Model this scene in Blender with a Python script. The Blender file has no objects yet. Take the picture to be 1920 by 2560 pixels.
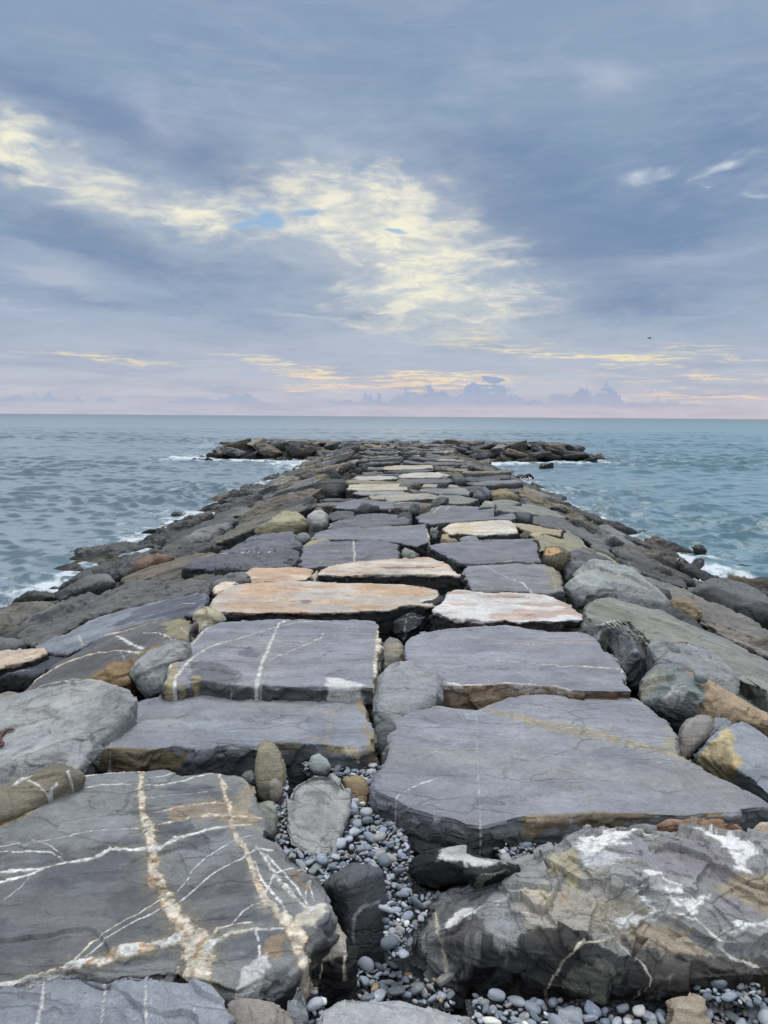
import bpy, bmesh, math, random
import numpy as np
from mathutils import Vector, Matrix
from mathutils.bvhtree import BVHTree

random.seed(7)
RNG = np.random.default_rng(7)
R = math.radians
scene = bpy.context.scene
COL = scene.collection

# ---------------------------------------------------------------- camera
# 1920 x 2560 photograph, phone lens of about 26 mm; standing on the walkway, 1.6 m eye height
F = 1924.0
CAMZ = 1.6
SEA = -1.0
PITCH, ROLL = R(7.08), R(0.42)
cam_data = bpy.data.cameras.new("camera")
cam = bpy.data.objects.new("camera", cam_data)
COL.objects.link(cam)
cam.location = (0, 0, CAMZ)
ROT = Matrix.Rotation(R(90) - PITCH, 3, 'X') @ Matrix.Rotation(ROLL, 3, 'Z')
cam.rotation_euler = ROT.to_euler()
cam_data.sensor_fit = 'VERTICAL'
cam_data.sensor_height = 36.0
cam_data.lens = 36.0 * F / 2560.0
cam_data.clip_start = 0.05
cam_data.clip_end = 60000
scene.camera = cam
ROTN = np.array(ROT)


def ray(px, py):
    d = ROTN @ np.array([(px - 960.0) / F, (1280.0 - py) / F, -1.0])
    return d / np.linalg.norm(d)


# survey tiles: origin and scale of the enlargements the stones were measured in
TILE = {'BL': (0, 1880, .57866), 'BR': (960, 1880, .57866), 'ML': (0, 1440, .57866), 'MR': (960, 1440, .57866),
        'UL': (0, 1180, .57866), 'UR': (960, 1180, .57866), 'PB': (600, 1840, .42194), 'CM': (700, 1200, .3918),
        'RM': (1250, 1340, .40386), 'LM': (0, 1400, .33755), 'CF': (700, 1080, .33153),
        'FL': (460, 1060, .32549), 'FR': (980, 1060, .33755), 'D': (0, 0, 1.15732)}


def nat(tile, x, y):
    ox, oy, s = TILE[tile]
    return ox + x * s, oy + y * s


def hit_plane(px, py, o, n):
    d = ray(px, py)
    c = np.array([0, 0, CAMZ])
    t = np.dot(o - c, n) / np.dot(d, n)
    return c + d * t


# ---------------------------------------------------------------- shape of the jetty
def lerp_tab(tab, y):
    ys, vs = zip(*tab)
    return np.interp(y, ys, vs)


DL = [(0, -1.9), (6.6, -1.5), (10, -1.25), (19, -1.0), (35, -1.1), (60, -1.1)]
DR = [(0, 1.9), (6.6, 1.8), (10, 2.05), (19, 2.4), (35, 2.3), (60, 2.3)]
WL = [(0, -5.6), (10.6, -5.3), (21.8, -4.9), (40, -3.9), (60, -3.9)]
WR = [(0, 6.2), (12, 6.0), (17.4, 5.5), (30, 5.4), (60, 5.2)]


def profile(x, y):
    x = np.asarray(x, float)
    y = np.asarray(y, float)
    dl, dr, wl, wr = (lerp_tab(t, y) for t in (DL, DR, WL, WR))
    z = np.where(x < dl, SEA * 1.05 * (dl - x) / (dl - wl), np.where(x > dr, SEA * 1.05 * (x - dr) / (wr - dr), 0.0))
    zh = -1.05 * np.maximum(np.maximum((np.abs(x - 1.0) - 10.0) / 2.2, (46.8 - y) / 2.0), np.maximum((y - 52.0) / 1.5, 0))
    z = np.where(y > 46.8, np.maximum(zh, -3), np.maximum(z, zh))
    return np.minimum(z, 0)


def on_profile(px, py, lift=0.0):
    d = ray(px, py)
    t = 1.0
    for _ in range(4000):
        p = np.array([0, 0, CAMZ]) + d * t
        g = p[2] - float(profile(p[0], p[1])) - lift
        if g < 0.004 or p[2] < SEA:
            return p
        t += max(0.004, g * 0.5)
    return p


# ---------------------------------------------------------------- noise
def _hash(ix, iy, iz, seed):
    h = (ix.astype(np.uint32) * np.uint32(374761393) + iy.astype(np.uint32) * np.uint32(668265263)
         + iz.astype(np.uint32) * np.uint32(2147483647) + np.uint32(seed) * np.uint32(974634777))
    h = (h ^ (h >> np.uint32(13))) * np.uint32(1274126177)
    h ^= h >> np.uint32(16)
    h = h * np.uint32(2246822519)
    h ^= h >> np.uint32(15)
    return (h & np.uint32(0xFFFFFF)).astype(np.float32) / np.float32(0x7FFFFF) - 1.0


def vnoise(P, seed=0):
    P = P.astype(np.float32)
    I = np.floor(P)
    f = P - I
    f = f * f * f * (f * (f * 6 - 15) + 10)
    I = I.astype(np.int64) & 0xFFFFFFFF
    x0, y0, z0 = I[:, 0], I[:, 1], I[:, 2]
    x1, y1, z1 = (x0 + 1) & 0xFFFFFFFF, (y0 + 1) & 0xFFFFFFFF, (z0 + 1) & 0xFFFFFFFF
    fx, fy, fz = f[:, 0], f[:, 1], f[:, 2]
    h = lambda a, b, c: _hash(a, b, c, seed)
    a = h(x0, y0, z0) * (1 - fx) + h(x1, y0, z0) * fx
    b = h(x0, y1, z0) * (1 - fx) + h(x1, y1, z0) * fx
    c = h(x0, y0, z1) * (1 - fx) + h(x1, y0, z1) * fx
    d = h(x0, y1, z1) * (1 - fx) + h(x1, y1, z1) * fx
    return (a * (1 - fy) + b * fy) * (1 - fz) + (c * (1 - fy) + d * fy) * fz


def fbm(P, octv=4, seed=0, gain=0.5):
    s = 0
    a = 1.0
    t = 0
    for k in range(octv):
        s = s + a * vnoise(P * (2.03 ** k) + 17.3 * k, seed + k)
        t += a
        a *= gain
    return s / t * 1.6


def facets(P, seed=0, jit=0.32):
    """broken-stone relief: every cell of a jittered lattice is a small plane with its own tilt and height"""
    P = P.astype(np.float32)
    I0 = np.floor(P - 0.5)
    best = np.full(len(P), 9e9, np.float32)
    val = np.zeros(len(P), np.float32)
    for a in (0, 1):
        for b in (0, 1):
            for c in (0, 1):
                I = I0 + np.array([a, b, c], np.float32)
                K = I.astype(np.int64) & 0xFFFFFFFF
                h = [_hash(K[:, 0], K[:, 1], K[:, 2], seed + q) for q in range(6)]
                D = P - I - 0.5 - jit * np.stack(h[:3], 1)
                d = (D * D).sum(1)
                m = d < best
                best = np.where(m, d, best)
                v = 0.8 * h[3] + D[:, 0] * h[4] * 1.3 + D[:, 1] * h[5] * 1.3 + D[:, 2] * h[3] * 0.8
                val = np.where(m, v, val)
    return val


def sstep(a, b, x):
    t = np.clip((x - a) / (b - a), 0, 1)
    return t * t * (3 - 2 * t)


def lin(c):
    c = np.asarray(c, float) / 255.0
    return np.where(c <= 0.04045, c / 12.92, ((c + 0.055) / 1.055) ** 2.4)


# ---------------------------------------------------------------- node helpers
class NT:
    def __init__(self, tree):
        self.t = tree
        self.n = tree.nodes
        self.l = tree.links

    def node(self, typ, **kw):
        nd = self.n.new(typ)
        for k, v in kw.items():
            if k.startswith('i_'):
                self.set(nd.inputs[k[2:].replace('_', ' ')], v)
            else:
                setattr(nd, k, v)
        return nd

    def set(self, sock, v):
        if isinstance(v, bpy.types.NodeSocket):
            self.l.new(v, sock)
        else:
            sock.default_value = v

    def math(self, op, a, b=None, c=None, clamp=False):
        nd = self.n.new('ShaderNodeMath')
        nd.operation = op
        nd.use_clamp = clamp
        for i, v in enumerate((a, b, c)):
            if v is not None:
                self.set(nd.inputs[i], v)
        return nd.outputs[0]

    def vmath(self, op, a, b=None):
        nd = self.n.new('ShaderNodeVectorMath')
        nd.operation = op
        self.set(nd.inputs[0], a)
        if b is not None:
            self.set(nd.inputs[1], b)
        return nd.outputs[0]

    def scale(self, a, s):
        nd = self.n.new('ShaderNodeVectorMath')
        nd.operation = 'SCALE'
        self.set(nd.inputs[0], a)
        self.set(nd.inputs['Scale'], s)
        return nd.outputs[0]

    def mix(self, f, a, b, blend='MIX'):
        nd = self.n.new('ShaderNodeMix')
        nd.data_type = 'RGBA'
        nd.blend_type = blend
        nd.clamp_factor = True
        self.set(nd.inputs[0], f)
        self.set(nd.inputs[6], a)
        self.set(nd.inputs[7], b)
        return nd.outputs[2]

    def noise(self, vec, scale, detail=4, rough=0.55, dist=0.0, out='Fac', dim='3D'):
        nd = self.n.new('ShaderNodeTexNoise')
        nd.noise_dimensions = dim
        self.set(nd.inputs['Vector'], vec)
        nd.inputs['Scale'].default_value = scale
        nd.inputs['Detail'].default_value = detail
        nd.inputs['Roughness'].default_value = rough
        nd.inputs['Distortion'].default_value = dist
        return nd.outputs[out]

    def ramp(self, f, a, b):
        nd = self.n.new('ShaderNodeMapRange')
        nd.interpolation_type = 'SMOOTHSTEP'
        self.set(nd.inputs[0], f)
        nd.inputs[1].default_value = a
        nd.inputs[2].default_value = b
        return nd.outputs[0]

    def mapr(self, f, a, b, c, d):
        nd = self.n.new('ShaderNodeMapRange')
        self.set(nd.inputs[0], f)
        for i, v in enumerate((a, b, c, d)):
            nd.inputs[i + 1].default_value = v
        return nd.outputs[0]


def new_mat(name):
    m = bpy.data.materials.new(name)
    m.use_nodes = True
    m.node_tree.nodes.clear()
    nt = NT(m.node_tree)
    out = nt.node('ShaderNodeOutputMaterial')
    b = nt.node('ShaderNodeBsdfPrincipled')
    m.node_tree.links.new(b.outputs[0], out.inputs[0])
    return m, nt, b


# ---------------------------------------------------------------- rock material
def rock_material(name, grain=1.0, bump=1.0):
    m, nt, b = new_mat(name)
    tc = nt.node('ShaderNodeTexCoord').outputs['Object']
    geo = nt.node('ShaderNodeNewGeometry')
    oi = nt.node('ShaderNodeObjectInfo')
    at = nt.node('ShaderNodeAttribute', attribute_name='Col')
    rnd = nt.scale(nt.node('ShaderNodeCombineXYZ', i_X=oi.outputs['Random'], i_Y=oi.outputs['Random']).outputs[0], 37.0)
    p = nt.vmath('ADD', tc, rnd)
    col = nt.mix(1.0, at.outputs['Color'], oi.outputs['Color'], 'MULTIPLY')
    n1 = nt.noise(p, 5.0 * grain, 5, 0.6)
    n2 = nt.noise(p, 38.0 * grain, 5, 0.65)
    n3 = nt.noise(p, 210.0 * grain, 3, 0.7)
    fo = nt.noise(nt.vmath('MULTIPLY', p, (3.0, 9.0, 60.0)), 1.2 * grain, 5, 0.65)
    v = nt.math('ADD', nt.mapr(n1, 0.3, 0.7, 0.84, 1.16), nt.mapr(n2, 0.3, 0.7, -0.17, 0.17))
    v = nt.math('ADD', v, nt.mapr(n3, 0.25, 0.75, -0.34, 0.34))
    v = nt.math('ADD', v, nt.mapr(fo, 0.3, 0.7, -0.09, 0.09))
    vc = nt.node('ShaderNodeCombineColor', i_Red=v, i_Green=v, i_Blue=v).outputs[0]
    col = nt.mix(1.0, col, vc, 'MULTIPLY')
    # mineral warm / cool drift
    n4 = nt.noise(p, 2.1 * grain, 4, 0.6)
    col = nt.mix(nt.mapr(n4, 0.45, 0.75, 0.0, 0.30), col, nt.mix(1.0, col, (1.10, 1.03, 0.90, 1), 'MULTIPLY'))
    # hairline fractures along the cleavage
    wv = nt.vmath('ADD', p, nt.scale(nt.noise(p, 4.0 * grain, 4, 0.6, out='Color'), 0.16 / grain))
    vo = nt.node('ShaderNodeTexVoronoi', feature='DISTANCE_TO_EDGE')
    nt.set(vo.inputs['Vector'], nt.vmath('MULTIPLY', wv, (1.6, 5.5, 4.0)))
    vo.inputs['Scale'].default_value = 1.0 * grain
    hair = nt.math('MULTIPLY', nt.mapr(vo.outputs['Distance'], 0.004, 0.022, 1.0, 0.0), nt.ramp(nt.noise(p, 1.7 * grain, 3, 0.5), 0.44, 0.60))
    col = nt.mix(nt.math('MULTIPLY', hair, 0.36), col, nt.mix(1.0, col, (0.25, 0.25, 0.26, 1), 'MULTIPLY'))
    smut = nt.noise(nt.vmath('MULTIPLY', wv, (2.0, 9.0, 14.0)), 1.6 * grain, 6, 0.7)
    col = nt.mix(nt.mapr(smut, 0.54, 0.70, 0.0, 0.42), col, nt.mix(1.0, col, (0.52, 0.53, 0.56, 1), 'MULTIPLY'))
    col = nt.mix(nt.mapr(smut, 0.44, 0.32, 0.0, 0.30), col, nt.mix(1.0, col, (1.35, 1.36, 1.36, 1), 'MULTIPLY'))
    # pale salt specks and dark pits
    sp = nt.noise(p, 120.0 * grain, 2, 0.5)
    col = nt.mix(nt.mapr(sp, 0.73, 0.80, 0.0, 0.45), col, (0.50, 0.50, 0.49, 1))
    pt = nt.noise(nt.vmath('ADD', p, (9, 4, 2)), 75.0 * grain, 2, 0.5)
    pit = nt.mapr(pt, 0.22, 0.29, 0.6, 0.0)
    col = nt.mix(pit, col, (0.03, 0.03, 0.03, 1))
    # wet and weedy near the sea
    z = nt.node('ShaderNodeSeparateXYZ', i_Vector=geo.outputs['Position']).outputs[2]
    zz = nt.math('ADD', z, nt.mapr(nt.noise(geo.outputs['Position'], 1.1, 4, 0.6), 0.2, 0.8, -0.28, 0.28))
    wet = nt.ramp(zz, -0.48, -0.86)
    col = nt.mix(wet, col, nt.mix(1.0, col, (0.24, 0.24, 0.22, 1), 'MULTIPLY'))
    nt.set(b.inputs['Base Color'], col)
    nt.set(b.inputs['Roughness'], nt.math('SUBTRACT', nt.mapr(n2, 0.3, 0.7, 0.62, 0.88), nt.math('MULTIPLY', wet, 0.42)))
    b.inputs['Specular IOR Level'].default_value = 0.4
    hsum = nt.math('ADD', nt.math('MULTIPLY', nt.noise(p, 26.0 * grain, 8, 0.68), 0.9),
                   nt.math('MULTIPLY', nt.noise(nt.vmath('MULTIPLY', p, (2.5, 8.0, 45.0)), 1.8 * grain, 6, 0.62), 0.6))
    hsum = nt.math('SUBTRACT', hsum, nt.math('ADD', nt.math('MULTIPLY', pit, 0.25), nt.math('MULTIPLY', hair, 0.5)))
    bp = nt.node('ShaderNodeBump')
    bp.inputs['Strength'].default_value = 0.6 * bump
    bp.inputs['Distance'].default_value = 0.022 / grain
    nt.set(bp.inputs['Height'], hsum)
    nt.set(b.inputs['Normal'], bp.outputs[0])
    return m


ROCK = rock_material('rock')
ROCKFAR = rock_material('distant_rock', 0.45, 1.0)
PEB = rock_material('pebble_stone', 2.5, 0.35)


# ---------------------------------------------------------------- mesh builders
def mesh_from(verts, faces, name):
    me = bpy.data.meshes.new(name)
    me.from_pydata([tuple(map(float, v)) for v in verts], [], faces)
    me.update()
    return me


def remesh(me, vox, smooth, sf=0.5):
    ob = bpy.data.objects.new('tmp', me)
    COL.objects.link(ob)
    md = ob.modifiers.new('r', 'REMESH')
    md.mode = 'VOXEL'
    md.voxel_size = vox
    if smooth:
        s = ob.modifiers.new('s', 'SMOOTH')
        s.iterations = smooth
        s.factor = sf
    dg = bpy.context.evaluated_depsgraph_get()
    res = bpy.data.meshes.new_from_object(ob.evaluated_get(dg), depsgraph=dg)
    bpy.data.objects.remove(ob)
    bpy.data.meshes.remove(me)
    return res


def drop_underside(me):
    """a stone's bed is never seen: drop the faces that look straight down"""
    n = len(me.polygons)
    nn = np.empty(n * 3, np.float32)
    me.polygons.foreach_get('normal', nn)
    nz = nn.reshape(-1, 3)[:, 2]
    f = np.empty(n * 4, np.int32)
    if len(me.loops) != n * 4:
        return me
    me.polygons.foreach_get('vertices', f)
    f = f.reshape(-1, 4)[nz > -0.75]
    used = np.zeros(len(me.vertices), bool)
    used[f.ravel()] = True
    mp = np.cumsum(used) - 1
    co = getco(me)[used]
    new = bpy.data.meshes.new('b')
    new.vertices.add(len(co))
    new.vertices.foreach_set('co', co.ravel())
    new.loops.add(f.size)
    new.loops.foreach_set('vertex_index', mp[f.ravel()].astype(np.int32))
    new.polygons.add(len(f))
    new.polygons.foreach_set('loop_start', np.arange(0, f.size, 4, dtype=np.int32))
    new.update(calc_edges=True)
    bpy.data.meshes.remove(me)
    return new


def getco(me):
    a = np.empty(len(me.vertices) * 3, np.float32)
    me.vertices.foreach_get('co', a)
    return a.reshape(-1, 3)


def getno(me):
    a = np.empty(len(me.vertices) * 3, np.float32)
    me.vertex_normals.foreach_get('vector', a)
    return a.reshape(-1, 3)


def setco(me, co):
    me.vertices.foreach_set('co', co.astype(np.float32).ravel())
    me.update()


def setcol(me, c, name='Col'):
    a = me.attributes.get(name) or me.attributes.new(name, 'FLOAT_COLOR', 'POINT')
    buf = np.ones((len(me.vertices), 4), np.float32)
    buf[:, :3] = c
    a.data.foreach_set('color', buf.ravel())


def smooth_shade(me):
    me.polygons.foreach_set('use_smooth', np.ones(len(me.polygons), bool))


def loft(rings, name):
    verts, faces = [], []
    n = len(rings[0])
    for r in rings:
        verts += list(r)
    for k in range(len(rings) - 1):
        for i in range(n):
            j = (i + 1) % n
            faces.append((k * n + i, (k + 1) * n + i, (k + 1) * n + j, k * n + j))
    faces.append(tuple(range(n)))
    faces.append(tuple(reversed(range((len(rings) - 1) * n, len(rings) * n))))
    me = mesh_from(verts, faces, name)
    bm = bmesh.new()
    bm.from_mesh(me)
    bmesh.ops.triangulate(bm, faces=[f for f in bm.faces if len(f.verts) > 4])
    bmesh.ops.recalc_face_normals(bm, faces=bm.faces)
    bm.to_mesh(me)
    bm.free()
    return me


def hull_mesh(pts, name):
    bm = bmesh.new()
    for p in pts:
        bm.verts.new(tuple(map(float, p)))
    r = bmesh.ops.convex_hull(bm, input=bm.verts)
    kill = [v for v in bm.verts if not v.link_faces]
    bmesh.ops.delete(bm, geom=kill, context='VERTS')
    bmesh.ops.recalc_face_normals(bm, faces=bm.faces)
    me = bpy.data.meshes.new(name)
    bm.to_mesh(me)
    bm.free()
    return me


def seg_dist(Q, poly, closed=False):
    """distance from points Q (N,2) to a polyline; also interpolated index along it"""
    best = np.full(len(Q), 1e9, np.float32)
    par = np.zeros(len(Q), np.float32)
    n = len(poly)
    for i in range(n if closed else n - 1):
        a = poly[i]
        b = poly[(i + 1) % n]
        ab = b - a
        t = np.clip(((Q - a) @ ab) / max(1e-9, ab @ ab), 0, 1)
        d = np.hypot(Q[:, 0] - a[0] - t * ab[0], Q[:, 1] - a[1] - t * ab[1])
        m = d < best
        best = np.where(m, d, best)
        par = np.where(m, i + t, par)
    return best, par


def inside(Q, poly):
    r = np.zeros(len(Q), bool)
    n = len(poly)
    j = n - 1
    for i in range(n):
        xi, yi = poly[i]
        xj, yj = poly[j]
        c = ((yi > Q[:, 1]) != (yj > Q[:, 1]))
        with np.errstate(divide='ignore', invalid='ignore'):
            xx = (xj - xi) * (Q[:, 1] - yi) / (yj - yi + 1e-12) + xi
        r ^= c & (Q[:, 0] < xx)
        j = i
    return r


def densify(P, seg, amp, seed):
    """subdivide a closed 3-D outline and roughen it sideways"""
    out = []
    n = len(P)
    for i in range(n):
        a, b = P[i], P[(i + 1) % n]
        k = max(1, int(np.linalg.norm(b - a) / seg))
        for j in range(k):
            out.append(a + (b - a) * j / k)
    out = np.array(out)
    o = fbm(np.c_[out[:, :2] * 5.0, np.full(len(out), 3.0)], 4, seed)
    o2 = fbm(np.c_[out[:, :2] * 5.0, np.full(len(out), 9.0)], 4, seed + 50)
    out[:, 0] += o * amp
    out[:, 1] += o2 * amp
    return out


def outset(P, d):
    n = len(P)
    A = 0.5 * sum(P[i][0] * P[(i + 1) % n][1] - P[(i + 1) % n][0] * P[i][1] for i in range(n))
    s = 1 if A > 0 else -1
    t = np.roll(P, -2, 0) - np.roll(P, 2, 0)
    nn = np.c_[t[:, 1], -t[:, 0]] * s
    nn /= np.linalg.norm(nn, axis=1, keepdims=True) + 1e-9
    Q = P.copy()
    Q[:, :2] += nn * (d[:, None] if hasattr(d, '__len__') else d)
    return Q


PAL = dict(slate=(136, 140, 146), purple=(140, 140, 146), grey=(146, 149, 150), dark=(88, 90, 95), black=(36, 37, 40),
           tan=(176, 165, 132), olive=(134, 133, 118), white=(212, 211, 208), crust=(196, 166, 138), pale=(163, 169, 174),
           green=(142, 146, 138), brown=(128, 106, 74), rust=(150, 118, 84), ochre=(186, 150, 92), sand=(150, 150, 143),
           cream=(210, 202, 184), warm=(122, 118, 114), deep=(58, 60, 64), lichen=(158, 152, 118))


def pal(c):
    return lin(PAL[c] if isinstance(c, str) else c)


def neutral(c):
    """stone tones were read off the photograph under its bluish light"""
    g = float(np.dot(c, [0.3, 0.5, 0.2]))
    k = 0.62 if c[2] > c[0] else 0.85
    return (g + (c - g) * k) * (1 + (np.array([0.035, 0.0, -0.035]) * min(1.0, max(0.0, (c[0] - c[2]) / c[0] * 3.0)) if c[0] > c[2] else np.array([-0.015, 0.0, 0.0])))


STONES = []      # (object, footprint polygon xy)
BVHS = []


def tag(o, label, cat, group=None, kind=None):
    if label:
        o['label'] = label
    if cat:
        o['category'] = cat
    if group:
        o['group'] = group
    if kind:
        o['kind'] = kind
    return o


def frame_axes(n):
    n = n / np.linalg.norm(n)
    u = np.cross([0, 1, 0], n) if abs(n[1]) < 0.9 else np.cross(n, [0, 0, 1]) * -1
    if abs(n[1]) >= 0.9:
        u = np.array([1.0, 0, 0]) - n * n[0]
    u /= np.linalg.norm(u)
    v = np.cross(n, u)
    return u, v, n


SEED = [100]


def finish(me, name, label, cat, tile, o, n, col, side=None, crust=0.02, veins=(), patches=(), fveins=(), fpatches=(),
           rough=1.0, strata=1.0, step=1.0, ang=0.0, mottle=None, mottle_amt=0.5, crack=1.0, group=None, streak=0.14, sideblend=1.0,
           chip=0.0, front_y=None, ao=True):
    """displace and paint a remeshed stone, move its origin, link it"""
    SEED[0] += 7
    sd = SEED[0]
    me = drop_underside(me)
    co = getco(me)
    no = getno(me)
    u, v, n = frame_axes(n)
    rel = co - o
    U, V, H = rel @ u, rel @ v, rel @ n
    ca, sa = math.cos(ang), math.sin(ang)
    U2, V2 = U * ca + V * sa, -U * sa + V * ca
    P = np.c_[U2, V2, H].astype(np.float32)
    dist = np.linalg.norm(o - np.array([0, 0, CAMZ]))
    top = np.clip(no @ n, 0, 1)
    sid = 1 - sstep(0.35, 0.8, np.abs(no @ n))
    WP = P + 0.05 * np.stack([fbm(P * 4.0, 3, sd + 40), fbm(P * 4.0, 3, sd + 41), fbm(P * 4.0, 2, sd + 42)], 1)
    big = 0.010 * fbm(P * 2.0, 2, sd)
    nzz = fbm(P * 18.0, 3, sd + 47)
    f1 = facets(WP * [1.6, 4.6, 3.0], sd + 1)
    f2 = facets(WP * [5.0, 15.0, 9.0], sd + 43)
    ter = (f1 * 0.0052 + f2 * 0.0022 * sstep(-0.3, 0.5, fbm(P * 2.3, 2, sd + 44))) * step
    mid = 0.0032 * fbm(P * 11.0, 4, sd + 2) + 0.0018 * fbm(P * [14, 46, 30], 3, sd + 21)
    bed = fbm(P * [2.0, 2.0, 26.0], 3, sd + 3)
    g0 = facets(WP * [2.6, 2.9, 3.4], sd + 48) if chip > 0.2 else 0.0
    g1 = facets(WP * [6.0, 6.0, 9.0], sd + 45)
    g2 = facets(WP * [16.0, 16.0, 30.0], sd + 46)
    bedd = (0.0045 * bed + 0.017 * g1 + 0.0065 * g2) * np.maximum(sid, chip) * strata
    st = f1
    cn = fbm(P * 1.3, 4, sd + 5)
    cn2 = fbm(P * 1.1 + 9, 3, sd + 6)

    def lines(L, gap, wid, lo):
        q = L / gap
        k = np.round(q)
        z0 = np.zeros(len(k), np.int64)
        keep = _hash((k + 50).astype(np.int64) & 0xFFFFFFFF, z0, z0, sd + 8)
        return sstep(wid, wid * 0.3, np.abs(q - k) * gap) * (keep > lo) * sstep(-0.15, 0.2, cn2 + 0.5 * cn)
    ckm = np.maximum(lines(V2 + 0.10 * cn + 0.006 * nzz, 0.16, 0.0032, 0.1), 0.8 * lines(U2 + 0.5 * V2 + 0.12 * cn2 + 0.005 * nzz, 0.33, 0.0026, 0.25)) * crack
    disp = g0 * 0.030 * min(1.0, chip * 1.4) * min(1.0, dist / 5.0 + 0.3) + (big + ter * sstep(0.4, 0.8, top) + mid) * rough + bedd - 0.008 * ckm
    # colour
    base = neutral(pal(col))
    C = np.tile(base, (len(co), 1))
    s1 = fbm(P * [1.6, 7.0, 30.0], 5, sd + 10)
    s2 = fbm(P * [2.5, 2.5, 2.5], 4, sd + 11)
    C = C * (1 + streak * s1 + 0.12 * s2)[:, None]
    tintn = sstep(0.1, 0.7, fbm(P * [1.5, 3.0, 3.0], 4, sd + 12))[:, None]
    C = C * (1 - tintn * 0.5) + (C * np.array([1.07, 1.02, 0.90])) * tintn * 0.5
    if mottle is not None:
        mm = sstep(0.05, 0.35, fbm(P * [3.0, 7.0, 5.0], 5, sd + 13))[:, None] * mottle_amt
        C = C * (1 - mm) + pal(mottle) * mm * (1 + 0.15 * s1)[:, None]
    C = C * (1 - 0.55 * ckm)[:, None]
    C *= (1 + 0.05 * f1 * step + 0.05 * f2 * step + 0.10 * np.maximum(sid, chip) * g1 + 0.08 * np.maximum(sid, chip) * g2)[:, None]
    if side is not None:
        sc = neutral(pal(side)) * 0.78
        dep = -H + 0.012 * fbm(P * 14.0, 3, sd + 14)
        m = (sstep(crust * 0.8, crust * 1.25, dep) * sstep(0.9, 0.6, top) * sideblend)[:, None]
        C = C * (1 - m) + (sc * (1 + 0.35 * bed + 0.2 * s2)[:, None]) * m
    Q = np.c_[U, V]
    wob = np.c_[fbm(np.c_[Q * 20, H * 6], 4, sd + 15, 0.6), fbm(np.c_[Q * 20, H * 6 + 9], 4, sd + 16, 0.6)] * 0.0036
    wob += np.c_[fbm(np.c_[Q * 5, H], 2, sd + 25), fbm(np.c_[Q * 5, H + 9], 2, sd + 26)] * 0.004
    nz1 = fbm(np.c_[Q * 14, H * 6], 3, sd + 35)
    nz2 = fbm(np.c_[Q * 60, H * 20], 3, sd + 36, 0.65)
    nz3 = fbm(np.c_[Q * 34, H * 10], 4, sd + 37, 0.6)
    tex = fbm(P * 55, 3, sd + 38, 0.65)
    nz4 = fbm(P * 40, 3, sd + 33)
    nz5 = fbm(np.c_[Q * 9, H * 3], 4, sd + 31)
    # front frame (a vertical plane through the front edge)
    fo = np.array([o[0], co[:, 1].min() + 0.02 if front_y is None else front_y, o[2]])
    fQ = np.c_[co[:, 0] - fo[0], co[:, 2] - fo[2]]

    def to_frame(t, x, y, front):
        px, py = nat(t, x, y)
        if front:
            w = hit_plane(px, py, fo, np.array([0, -1.0, 0]))
            return np.array([w[0] - fo[0], w[2] - fo[2]])
        w = hit_plane(px, py, o, n) - o
        return np.array([w @ u, w @ v])

    for front, plist in ((False, patches), (True, fpatches)):
        for pt in plist:
            pts, c = pt[0], pt[1]
            soft = pt[2] if len(pt) > 2 else 1.0
            amt = pt[3] if len(pt) > 3 else 1.0
            tl = pt[4] if len(pt) > 4 else tile
            poly = np.array([to_frame(tl, a, b, front) for a, b in pts])
            QQ = (fQ if front else Q) + wob * (2.5 + 2 * soft)
            d, _ = seg_dist(QQ, poly, True)
            sdv = np.where(inside(QQ, poly), -d, d)
            sdv = sdv + 0.014 * soft * nz5 + 0.007 * nz2
            m = sstep(0.006 * soft, -0.006 * soft, sdv) * amt
            if front:
                m = m * sstep(0.15, -0.25, no[:, 1]) * sstep(0.93, 0.7, top)
            m = m[:, None]
            C = C * (1 - m) + pal(c) * (1 + 0.16 * s1 + 0.14 * nz4)[:, None] * m
            disp = disp + 0.003 * m[:, 0]
    for front, vlist in ((False, veins), (True, fveins)):
        for vn in vlist:
            pts = vn[0]
            c = vn[1] if len(vn) > 1 else 'cream'
            c2 = vn[2] if len(vn) > 2 else None
            tl = vn[3] if len(vn) > 3 else tile
            wl = np.array([p[2] for p in pts], float) * TILE[tl][2] / F * dist * 0.5
            if front is False:
                wl = wl * 0.86
            poly = np.array([to_frame(tl, p[0], p[1], front) for p in pts])
            QQ = (fQ if front else Q) + wob * (0.7 + min(1.6, wl.max() * 45))
            d, par = seg_dist(QQ, poly)
            w = np.interp(par, np.arange(len(wl)), wl)
            w = np.maximum(w, dist * 0.00048)
            wn = w * (0.92 + 0.42 * nz1 + 0.40 * nz2)
            near = np.abs(d) < w * 3 + 0.02
            m = sstep(wn * 1.1 + 0.0010, wn * 0.85 - 0.0004, d) * near * (1 if w.max() > 0.006 else sstep(-1.15, -0.7, nz1 + 0.5 * nz2))
            if front:
                m = m * sstep(0.15, -0.25, no[:, 1]) * sstep(0.93, 0.7, top)
            else:
                pass
            cc = np.tile(pal(c), (len(co), 1))
            if c2 is not None:
                q = sstep(0.10, 0.60, nz3)[:, None] * 0.8
                q = np.maximum(q, (sstep(0.45, 0.9, d / np.maximum(wn, 1e-4)) * 0.40)[:, None])
                cc = cc * (1 - q) + pal(c2) * q
            cc = cc * np.clip(0.90 + 0.42 * tex + 0.18 * nz2, 0.25, 1.3)[:, None]
            C = C * (1 - m[:, None]) + cc * m[:, None]
            halo = (sstep(wn * 3.0 + 0.004, wn, d) * 0.22 * near)[:, None] * (1 - m[:, None])
            if w.max() > 0.006:
                C = C * (1 - halo) + pal('lichen') * halo
            disp = disp + m * np.clip(wn * 0.25, 0, 0.005)
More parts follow.
